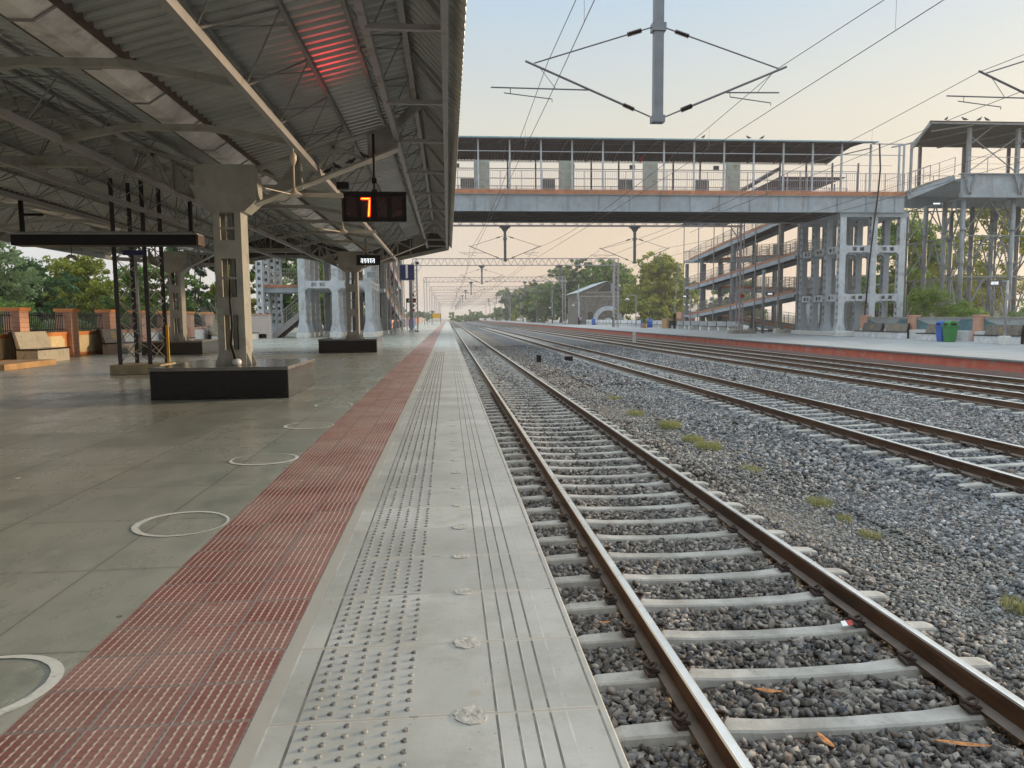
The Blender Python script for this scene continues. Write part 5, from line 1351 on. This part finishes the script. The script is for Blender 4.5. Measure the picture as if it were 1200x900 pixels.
# wall with pillars behind the benches
def fw(y0, y1, lab, mural):
    t = empty('platform_wall', (bw,y0,PF2Z), lab, 'wall', 'low wall bays of the far platform')
    L = y1-y0; MB().box(0,.2,0,L,0,1.33).build('wall_panel', M['greywall'], t); MB().box(-.05,.25,0,L,1.33,1.40).build('coping', M['concrete'], t)
    MB().box(-.55,-.001,.0,L,0,.58).build('white_ledge', M['white'], t)
    if mural:
        MB().prism([(.02,.62),(L*.42,.62),(L*.25,1.25),(.02,1.25)], -.008,-.001,'x').build('mural', M['teal'], t); MB().prism([(L*.62,.62),(L-.02,.62),(L-.02,1.25),(L*.8,1.0)], -.008,-.001,'x').build('mural', M['teal'], t)
FY = [24.0,29.0,34.2,39.4,45.4,51.0]
for i,y in enumerate(FY):
    t = empty('wall_pillar', (bw,y,PF2Z), ('salmon pillar on the far platform wall, '+['nearest the camera','at the right edge of the photo','right of the lattice of round columns, beside the lamp post','directly behind the blue and green bins','between the bridge pier and the bins','beside the bridge pier at the end of the wall'][i]), 'pillar', 'salmon pillars of the far platform wall')
    MB().box(-.30,.25,-.25,.25,0,1.45).build('pillar_body', M['pillar'], t); MB().box(-.34,.29,-.29,.29,1.45,1.53).build('capping', M['pinkwall'], t)
    if i+1 < len(FY): fw(y+.251, FY[i+1]-.251, ['first','second','third','fourth','fifth'][i]+' low wall bay of the far platform, counted from the right edge of the photo', True)
BG2 = 'stone benches on the far platform'
def fbench(x, y, rz, back, lab, L=2.2, base='marble'):
    t = bench(x,y,pi+rz,M[base],M[back],lab,BG2,True,L); t.location.z = PF2Z; return t
fbench(29.3,28.3,0,'darkslab2' if 'darkslab2' in M else 'darkslab','white marble bench at the right edge, past the lamp post')
M['brownslab'] = simple('brown_grey_polished_slab', (.16,.145,.125), .3, amt=.2)
fbench(29.0,36.1,0,'brownslab','white marble bench with brown backrest between the green bin and the lamp post',2.5)
fbench(29.0,41.3,0,'brownslab','white marble bench with gold text just left of the blue bin',2.0)
fbench(29.6,46.2,0,'brownslab','right one of the two benches standing end to end near the bridge pier',2.3)
fbench(29.6,49.0,0,'darkslab','left one of the two benches standing end to end, nearest the bridge pier',2.3)
# far benches row (pale end boxes)
pb = None
yb_ = 72.5; k = 0
for k in range(30):
    y = 72.5 + 2.75*k + (3 if k > 7 else 0)+(2 if k > 14 else 0)
    lab = 'pale bench in the long row past the right ramp, '+(ORD[k] if k < 20 else ['twenty-first','twenty-second','twenty-third','twenty-fourth','twenty-fifth','twenty-sixth','twenty-seventh','twenty-eighth','twenty-ninth','thirtieth'][k-20])
    if pb is None: pb = bench(29.4,y,-pi/2,M['white'],M['marble'],lab,'pale benches in a row along the far platform',False,1.5,'darkslab'); pb.location.z = PF2Z
    else: dup(pb, loc=(29.4,y,PF2Z), label=lab)
# litter bins
def bin_(x, y, mat, lab):
    t = empty('litter_bin', (x,y,PF2Z), lab, 'litter bin', 'litter bins')
    mb = MB(); w0, w1 = .21,.29; h = .86
    mb.hexa([(-w0,-w0,.0),(w0,-w0,0),(w0,w0,0),(-w0,w0,0),(-w1,-w1,h),(w1,-w1,h),(w1,w1,h),(-w1,w1,h)]); mb.build('bin_body', M[mat], t, bevel=.03)
    mb = MB(); mb.box(-.32,.32,-.32,.32,h,h+.06); mb.prism([(-.30,h+.06),(.30,h+.06),(.24,h+.24),(.12,h+.33),(-.12,h+.33),(-.24,h+.24)], -.28,.28,'y'); mb.build('bin_lid', M[mat], t, bevel=.02)
    MB().box(-.301,-.288,-.15,.15,h+.08,h+.2).build('bin_opening', M['black'], t); MB().box(-.16,.16,-.292,-.283,h+.08,h+.2).build('bin_opening', M['black'], t)
bin_(28.45,39.6,'blue','blue litter bin standing left of the green bin'); bin_(28.35,38.85,'green','green litter bin standing right of the blue bin')
# lamp posts on the far platform
def lamppost(x, y, h, lab, disp=True, arm=-1, z=PF2Z):
    t = empty('display_post', (x,y,z), lab, 'display post', 'posts with small displays')
    MB().tube([(0,0,.3),(0,0,h)], .06, 10).build('post', M['galv'], t, smooth=True); MB().box(-.2,.2,-.2,.2,0,.45).build('base_block', M['white'], t, bevel=.02)
    if disp:
        MB().tube([(0,0,h-.05),(arm*.55,0,h-.05)], .03, 8).build('bracket', M['galv'], t)
        d = MB().box(arm*.75-.38,arm*.75+.38,-.08,.08,h-.3,h+.0).build('display_case', M['darkslab'], t); glyphs(.42,.15,4,M['lit'],d,(arm*.75,-.083,h-.15))
        MB().box(-.12,.12,-.09,-.06,h-1.0,h-.65).build('junction_box', M['galv'], t)
lamppost(28.2,34.6,3.25,'display post with lit panel at the right edge, beside the last marble bench')
lamppost(29.0,62.0,3.6,'display post with lit panel in front of the right ramp tower',True,-1)
lamppost(28.3,83.0,4.0,'display post with lit panel at the far left corner of the right ramp tower',True,-1)
pdx = [o for o in bpy.data.objects if o.name == 'overhead_line_portal.001'][0]
MB().box(25.0,27.2,-.6,.6,PF2Z,PF2Z+.3).build('base_block', M['concrete'], pdx); MB().tube([(25.9,-.36,3.0),(25.9,-.40,3.0)], .2, 14).build('red_disc', M['redpaint'], pdx)
o = MB().tube([(27.9,62.5,PF2Z),(27.9,62.5,5.3)], .13, 12).build('pole', M['greysteel'], smooth=True); tag(o, 'stout dark grey pole in front of the right ramp tower', 'pole')
# slanting pole with a pinkish kiosk
kt = empty('kiosk', (30.2,92.5,PF2Z), 'small brown and pink stone kiosk left of the right ramp tower', 'kiosk')
MB().box(-2.2,-.2,-1,1,0,1.25).build('low_block', M['tan'], kt); MB().box(-.2,1.6,-1,1,0,2.1).build('tall_block', M['pinkwall'], kt); MB().box(-1.9,-.9,-1.02,-1.0,.1,1.0).build('dark_opening', M['soffit'], kt); MB().box(.0,.5,-1.02,-1.0,1.2,1.9).build('grey_panel', M['greywall'], kt)
lp = empty('lamp_mast', (28.6,90,PF2Z), 'slightly leaning lamp mast beside the pink kiosk', 'lamp post')
MB().tube([(0,0,1.9),(.25,0,5.2),(.5,0,8.2)], [.09,.07,.05], 8).build('mast', M['galv'], lp); MB().tube([(0,0,0),(0,0,1.9)], .14, 8).build('black_base', M['black'], lp); MB().box(.15,.5,-.15,.15,5.9,6.4).build('lamp_box', M['galv'], lp)
# other poles and lamps beyond
def lpost(x, y, h, lab, z=PF2Z, arm=-1):
    t = empty('lamp_post', (x,y,z), lab, 'lamp post', 'lamp posts on the far platform')
    MB().tube([(0,0,0),(0,0,h)], .08, 8).build('post', M['galv'], t)
    MB().tube([(0,0,h),(arm*1.1,0,h+.05),(arm*1.3,0,h-.3)], .045, 6).build('arm', M['galv'], t); MB().lathe([(.0,.25),(.12,.22),(.34,0),(.3,-.04),(0,-.05)][::-1], (arm*1.3,0,h-.6), 12).build('lamp_shade', M['marble'], t, smooth=True)
lpost(27.3,104,4.6,'hooked lamp post beside the slim cypress planter',arm=-1); lpost(27.4,150,4.5,'hooked lamp post just left of the stone building'); lpost(27.4,185,4.5,'hooked lamp post farther left of the stone building'); lpost(27.4,222,4.5,'farthest hooked lamp post toward the haze')
def plainpole(x, y, h, lab): 
    t = empty('signal_pole', (x,y,PF2Z), lab, 'pole', 'poles on the far platform'); MB().tube([(0,0,1.5),(0,0,h)], .10, 8).build('pole_shaft', M['pale'], t); MB().tube([(0,0,0),(0,0,1.5)], .15, 8).build('dark_base', M['black'], t)
    MB().box(-.35,-.05,-.2,.2,h*.62,h*.78).build('pole_box', M['galv'], t)
plainpole(25.8,112,8.6,'pale pole with black base in front of the stone building'); plainpole(26.5,146,8.2,'pale pole with box beside the walking person'); plainpole(26.0,180,8.3,'pale pole standing farther left of the walking person')
# cypress in a pot
t = empty('potted_cypress', (26.6,97,PF2Z), 'slim yellow green cypress in a dark pot on the far platform edge', 'cypress')
MB().lathe([(.0,0),(.35,0),(.42,.6),(.3,.62)], (0,0,0), 12).build('pot', M['tan'], t)
bl = [(random.uniform(-.12,.12),random.uniform(-.12,.12),.8+.3*k,.36-.02*k) for k in range(9)]; me = leaf_mesh('foliage', bl, 2600, .09, M['leaf_yellow'], 77); o = bpy.data.objects.new('foliage', me); COL.objects.link(o); o.parent = t
MB().tube([(0,0,.5),(0,0,2.8)], .05, 6).build('stem', M['bark'], t)
# blue barrels
for i,(x,y,l) in enumerate([(27.6,101,'blue drum right of the potted cypress'),(28.3,100.3,'second blue drum, close behind the first near the cypress'),(28.0,138,'blue drum between the walking person and the stone building')]):
    t = empty('blue_drum', (x,y,PF2Z), l, 'drum', 'blue drums'); MB().lathe([(.38,0),(.4,.05),(.4,.4),(.42,.42),(.4,.44),(.4,.8),(.42,.82),(.4,.84),(.4,1.15),(.36,1.2)], (0,0,0), 16).build('drum_body', M['blue'], t, smooth=True); MB().tube([(.15,0,1.2),(.15,0,1.25)], .05, 8).build('bung', M['black'], t)
# person
def person(x, y, z, rz, lab):
    pe = empty('person', (x,y,z), lab, 'person', None, rz)
    V = [(0,0,.95),(0,0,1.15),(0,0,1.38),(0,0,1.50),(0,.02,1.62),(.10,0,.88),(.12,-.03,.48),(.13,.02,.06),(.13,-.10,.03),(-.10,0,.88),(-.13,.10,.49),(-.14,.20,.08),(-.14,.09,.03),(.20,0,1.40),(.27,.03,1.12),(.27,-.06,.88),(-.20,0,1.40),(-.27,.0,1.12),(-.25,-.14,.90)]
    E_ = [(0,1),(1,2),(2,3),(3,4),(0,5),(5,6),(6,7),(7,8),(0,9),(9,10),(10,11),(11,12),(2,13),(13,14),(14,15),(2,16),(16,17),(17,18)]
    Rr = [.14,.13,.15,.06,.11,.10,.07,.045,.04,.10,.07,.045,.04,.07,.05,.035,.07,.05,.035]
    me = bpy.data.meshes.new('body'); me.from_pydata(V, E_, []); o = bpy.data.objects.new('body', me); COL.objects.link(o); o.parent = pe
    md = o.modifiers.new('skin','SKIN'); 
    for i,r in enumerate(Rr): me.skin_vertices[0].data[i].radius = (r,r*.8)
    me.skin_vertices[0].data[0].use_root = True
    o.modifiers.new('sub','SUBSURF').levels = 1; o.modifiers['sub'].render_levels = 1; me.materials.append(M['skin'])
    MB().tube([(0,0,.86),(0,0,1.0),(0,0,1.2),(0,0,1.4),(0,0,1.49)], [.19,.185,.19,.20,.09], 12).build('shirt', M['shirt'], pe, smooth=True)
    for s_ in (1,-1): MB().tube([(s_*.18,0,1.42),(s_*.27,.01,1.2)], [.09,.075], 8).build('sleeve', M['shirt'], pe, smooth=True)
    MB().tube([(.02,0,.98),(.11,0,.86),(.12,-.03,.48),(.13,.02,.12)], [.15,.12,.09,.075], 10).build('trouser_leg', M['trouser'], pe, smooth=True); MB().tube([(-.02,0,.98),(-.11,0,.86),(-.13,.10,.49),(-.14,.19,.14)], [.15,.12,.09,.075], 10).build('trouser_leg', M['trouser'], pe, smooth=True)
    MB().lathe([(.05,-.02),(.11,.02),(.115,.08),(.07,.14),(.0,.15)], (0,.03,1.62), 10).build('hair', M['black'], pe, smooth=True)
def skinfix():
    pass
_me = bpy.data.meshes.new('x')
try:
    person(26.4,143.5,PF2Z,.6,'person in a lilac shirt and dark trousers walking on the far platform')
except Exception as e:
    print('person failed', e)
# stone building with gable
sb = empty('stone_building', (31.8,150,PF2Z), 'old stone building with a tin gable roof and a pale arch beside the far platform', 'building')
w1, h1, L1 = 8.4, 6.7, 16
mb = MB(); mb.box(-w1/2,w1/2,0,L1,0,h1); mb.prism([(-w1/2+.3,h1),(w1/2-.0,h1),(w1*.16,h1+2.0)], .0, L1, 'y'); mb.build('wall', M['stone'], sb)
mb = MB(); mb.box(-w1/2-.08,w1/2+.08,-.1,-.001,h1-1.0,h1-.8); mb.box(-w1/2-.08,w1/2+.08,-.1,-.001,h1-.12,h1+.02); mb.build('string_course', M['concrete'], sb)
mb = MB()
mb.bar((-w1/2-.5,-.4,h1-.1),(w1*.16,-.4,h1+2.25),.12,.12); mb.hexa([(-w1/2-.5,-.4,h1-.16),(w1*.16,-.4,h1+2.2),(w1*.16,L1,h1+2.2),(-w1/2-.5,L1,h1-.16),(-w1/2-.5,-.4,h1-.06),(w1*.16,-.4,h1+2.3),(w1*.16,L1,h1+2.3),(-w1/2-.5,L1,h1-.06)]); mb.hexa([(w1*.16,-.4,h1+2.2),(w1/2+.3,-.4,h1+.2),(w1/2+.3,L1,h1+.2),(w1*.16,L1,h1+2.2),(w1*.16,-.4,h1+2.3),(w1/2+.3,-.4,h1+.3),(w1/2+.3,L1,h1+.3),(w1*.16,L1,h1+2.3)])
mb.build('roof', M['slate'], sb)
MB().prism([(-.6,h1+.15),(w1/2-.3,h1+.15),(w1*.16,h1+1.85)], -.012,-.002,'y').build('gable_opening', M['soffit'], sb)
ar = MB(); n = 14; R1, R2, acx = 3.2, 2.3, 1.6
for i in range(n):
    a0, a1 = pi*i/n, pi*(i+1)/n
    pts = [(acx+R1*cos(a0),R1*sin(a0)+.6),(acx+R1*cos(a1),R1*sin(a1)+.6),(acx+R2*cos(a1),R2*sin(a1)+.6),(acx+R2*cos(a0),R2*sin(a0)+.6)]
    ar.prism(pts, -.25,-.02,'y')
ar.build('arch', M['pale'], sb); MB().prism([(acx+1.0*cos(pi*i/10),1.0*sin(pi*i/10)+.3) for i in range(11)], -.3,-.26,'y').build('arch_infill', M['marble'], sb)
MB().box(-2.6,-1.6,-.03,-.003,0,2.6).build('door', M['soffit'], sb)
# greenery on the right
RG = 'trees beyond the far platform'
tree(38.5,172,-.9,16.5,14,'leaf_mid',11,'tall green tree rising right behind the stone building',RG,22000,.26,.1)
tree(44.5,150,-.9,12.5,16,'leaf_yellow',12,'broad yellow green tree right of the stone building',RG,26000,.25,.08)
tree(50.5,158,-.9,9.5,10,'leaf_mid',13,'lower green tree at the right of the broad yellow green one',RG,12000,.24,.08)
tree(33.0,178,-.9,16.2,14,'leaf_dark',14,'dark green tree just left of the stone building',RG,20000,.26,.08)
tree(30.5,196,-.9,15.0,14,'leaf_grey',15,'grey green tree standing left of the dark one, behind the drop post',RG,16000,.28,.1)
tree(29.0,225,-.9,12.5,15,'leaf_dark',16,'round dark tree, the farthest left of the big trees by the platform',RG,14000,.3,.05)
tree(31.5,262,-.9,12,16,'leaf_yellow',17,'small yellowish tree farther along the platform',RG,9000,.35,.05)
tree(31,300,-.9,12.5,20,'leaf_dark',18,'distant dark tree before the haze',RG,9000,.4,.05)
tree(30,345,-.9,13,22,'leaf_mid',19,'farthest tree on the right fading in the haze',RG,9000,.45,.05)
tree(52.5,78,-.9,13.0,13,'leaf_yellow',20,'big yellowish leafed tree behind the older footbridge columns',RG,26000,.17,.12)
tree(46.5,72,-.9,11.5,8,'leaf_mid',21,'green tree between the bridge pier and the round columns',RG,18000,.16,.05)
tree(63.0,80,-.9,14.5,11,'leaf_yellow',22,'leafy tree at the right edge behind the older footbridge',RG,22000,.17,.15)
tree(43.5,108,-.9,7,9,'leaf_grey',23,'low grey green tree seen under the right ramp tower',RG,8000,.22,.05)
for i,(x,y,w_,h,mt,l) in enumerate([(34.5,40.5,3.4,2.1,'leaf_grey','straggly shrub above the wall behind the bins'),(34.8,36.0,3.4,2.0,'leaf_grey','straggly shrub above the wall behind the brown backed bench'),(36.5,46.0,4,2.6,'leaf_mid','shrub growing by the round columns'),(34.6,49.0,2.2,3.4,'leaf_mid','creeper covered shrub growing up the right end of the bridge pier'),(37,31,4,2.3,'leaf_grey','shrub behind the wall at the right edge')]):
    shrub(x,y,PF2Z,w_,h,mt,60+i,l,'shrubs behind the far platform wall',9000,.07)
# distant scrub masses
mats = ['leaf_mid','leaf_grey']
for i,(x,y,w_,h) in enumerate([(22,430,40,7),(-30,330,50,6)]):
    bl = [(random.uniform(-.5,.5)*w_, random.uniform(-8,8), random.uniform(.1,.6)*h, h*.45) for _ in range(40)]; me = leaf_mesh('distant_scrub', bl, 9000, .55, M[mats[i]], 90+i); o = bpy.data.objects.new('distant_scrub', me); COL.objects.link(o); o.location = (x,y,-1.1); tag(o, kind='stuff')
# building at far right
hb_ = empty('low_building', (58,95,PF2Z), 'low grey concrete building behind the right edge wall', 'building')
MB().box(-6,20,0,8,0,6.5).build('wall', M['greywall'], hb_); MB().box(-6.4,20.4,-.6,8.4,6.5,6.9).build('roof', M['concrete'], hb_)
for k in range(6): MB().box(-4.5+3.6*k,-2.6+3.6*k,-.03,-.003,1,2.8).build('window', M['soffit'], hb_); MB().box(-4.5+3.6*k,-2.6+3.6*k,-.03,-.003,4,5.5).build('window', M['soffit'], hb_)
MB().box(-6.2,20.2,-1.2,-.01,3.2,3.5).build('balcony_slab', M['concrete'], hb_)

# ------------------------------------------------------------------ near platform far end
sn = empty('platform_sign', (-3.63,68.2,0), 'blue platform sign with a white one on a steel post', 'sign')
MB().box(.13,.42,-.08,.12,0.15,4.85).build('post', M['greysteel'], sn); MB().box(-.0,.55,-.25,.3,0,.2).build('footing', M['white'], sn)
MB().box(-.72,.66,-.12,.0,4.78,6.25).build('sign_panel', M['navy'], sn)
bo = MB(); 
for a in ((-.72,.66,6.20,6.25),(-.72,.66,4.78,4.83),(-.72,-.67,4.83,6.2),(.61,.66,4.83,6.2)): bo.box(a[0],a[1],-.135,-.121,a[2],a[3])
bo.build('sign_border', M['galv'], sn); txt('1', 1.75, .01, M['whiteface'], sn, (-.05,-.135,5.52), name='digit', bold=.015)
lm3 = empty('signal_mast', (-3.05,69.8,0), 'lattice mast with red and white plates right of the blue sign', 'lattice mast')
mb = MB()
for (x,y) in ((-.25,-.2),(.2,-.2),(.2,.2),(-.25,.2)): mb.bar((x,y,0),(x,y,6.5),.07)
z = 0
while z < 6.2: mb.bar((-.25,-.2,z),(.2,-.2,z+.45),.03); mb.bar((.2,-.2,z),(-.25,-.2,z+.45),.03); z += .45
mb.build('mast_frame', M['galv'], lm3); MB().box(-.3,.3,-.3,.3,0,.15).build('base_block', M['concrete'], lm3)
for z,mt in ((3.5,'darkslab'),(2.95,'redpaint'),(2.5,'darkslab'),(2.05,'redpaint')): MB().box(-.33,-.05,-.26,-.23,z-.12,z+.12).build('number_plate', M[mt], lm3)
MB().box(.1,.45,-.25,.1,6.35,6.6).build('camera_box', M['darkslab'], lm3)
# hooked lamp post at left pier
lp2 = empty('gooseneck_post', (-6.5,50.5,0), 'pale gooseneck pipe post standing before the left bridge piers', 'lamp post')
MB().tube([(0,0,.4),(0,0,4.7),(.06,0,4.9),(.25,0,5.0),(1.1,0,5.0)], .05, 8).build('pipe', M['marble'], lp2, smooth=True); MB().box(-.2,.2,-.2,.2,0,.5).build('base_block', M['white'], lp2, bevel=.03); MB().box(-.0,.18,-.1,.1,2.9,3.5).build('switch_box', M['marble'], lp2)
o = MB().box(-.38,.38,-.06,.06,-.2,.2).build('grey_box', M['greysteel'], loc=(-5.15,51.6,4.35)); tag(o, 'grey rectangular board fixed on the left bridge pier', 'board')
# hanging arrow sign beyond the ramp
hs = empty('direction_sign', (-3.9,78,0), 'small black sign with a white arrow beyond the ramp kerb', 'sign')
MB().box(-.45,.6,-.05,.05,2.95,3.4).build('sign_panel', M['black'], hs); MB().prism([(-.25,3.18),(-.05,3.3),(-.05,3.22),(.42,3.22),(.42,3.13),(-.05,3.13),(-.05,3.05)], -.07,-.052,'y').build('arrow', M['whiteface'], hs); MB().tube([(-.4,0,0),(-.4,0,3.0)], .05, 8).build('post', M['galv'], hs)
# yellow station board
yb = empty('station_board', (-2.6,171,0), 'yellow station name board at the far end of the near platform', 'station board')
MB().box(-1.0,1.0,-.06,.06,1.25,2.35).build('board_panel', M['yellow'], yb)
for x in (-1.02,1.02): MB().box(x-.07,x+.07,-.07,.07,0,2.4).build('post', M['darkslab'], yb)
# bins and far pinkish wall on near platform
fwl = empty('far_wall', (-7.5,120,0), 'low pinkish wall along the far end of the near platform', 'wall'); MB().box(-.15,.15,-25,90,0,1.3).build('wall_panel', M['pinkwall'], fwl); MB().box(-.2,.2,-25.05,90.05,1.3,1.4).build('coping', M['orangewall'], fwl)
for i,(x,y,l) in enumerate([(-5.6,92,'blue drum on the near platform, seen just past the left ramp tower'),(-4.9,100,'second blue drum beyond the left ramp tower, under the arrow sign')]):
    t = empty('blue_drum', (x,y,0), l, 'drum', 'blue drums'); MB().lathe([(.38,0),(.4,.05),(.4,.4),(.42,.42),(.4,.44),(.4,.8),(.42,.82),(.4,.84),(.4,1.15),(.36,1.2)], (0,0,0), 16).build('drum_body', M['blue'], t, smooth=True); MB().tube([(.15,0,1.2),(.15,0,1.25)], .05, 8).build('bung', M['black'], t)
tree(-8.2,112,0,6.2,3.4,'leaf_mid',24,'small green tree beyond the left ramp tower','trees on the near platform side',5000,.16,.2)
tree(-12,140,-.9,7,8,'leaf_mid',25,'green tree beyond the pinkish wall of the near platform','trees on the near platform side',6000,.22,.2)
# trackside markers
for i,(x,y,l) in enumerate([(4.7,37.5,'left one of two small black trackside boxes'),(6.3,38.2,'right one of two small black trackside boxes')]):
    t = empty('trackside_box', (x,y,-1.08), l, 'trackside box', 'small black trackside boxes'); MB().box(-.12,.12 if i == 0 else .3,-.12,.12,0,.42 if i == 0 else .3).build('box_body', M['black'], t, bevel=.02); MB().box(-.14,.14,-.14,.14,-.03,.05).build('box_foot', M['concrete'], t)
t = empty('marker_post', (17.3-.9,63,-1.08), 'short white marker post in the ballast before the red platform wall', 'marker post'); MB().box(-.12,.12,-.12,.12,0,1.0).build('post', M['marble'], t, bevel=.02); MB().box(-.2,.2,-.2,.2,-.03,.1).build('footing', M['concrete'], t)

# ------------------------------------------------------------------ haze
mb = MB().box(-1400,1400,-55,2000,-2.7,26)
hz = bpy.data.materials.new('haze_air'); hz.use_nodes = True; t = hz.node_tree; t.nodes.clear(); ou = t.nodes.new('ShaderNodeOutputMaterial'); pv = t.nodes.new('ShaderNodeVolumePrincipled')
pv.inputs['Color'].default_value = (.95,.93,.92,1); pv.inputs['Density'].default_value = HAZE; pv.inputs['Anisotropy'].default_value = .3; t.links.new(pv.outputs[0], ou.inputs['Volume'])
if HAZE > 0: tag(mb.build('haze', hz), kind='stuff')
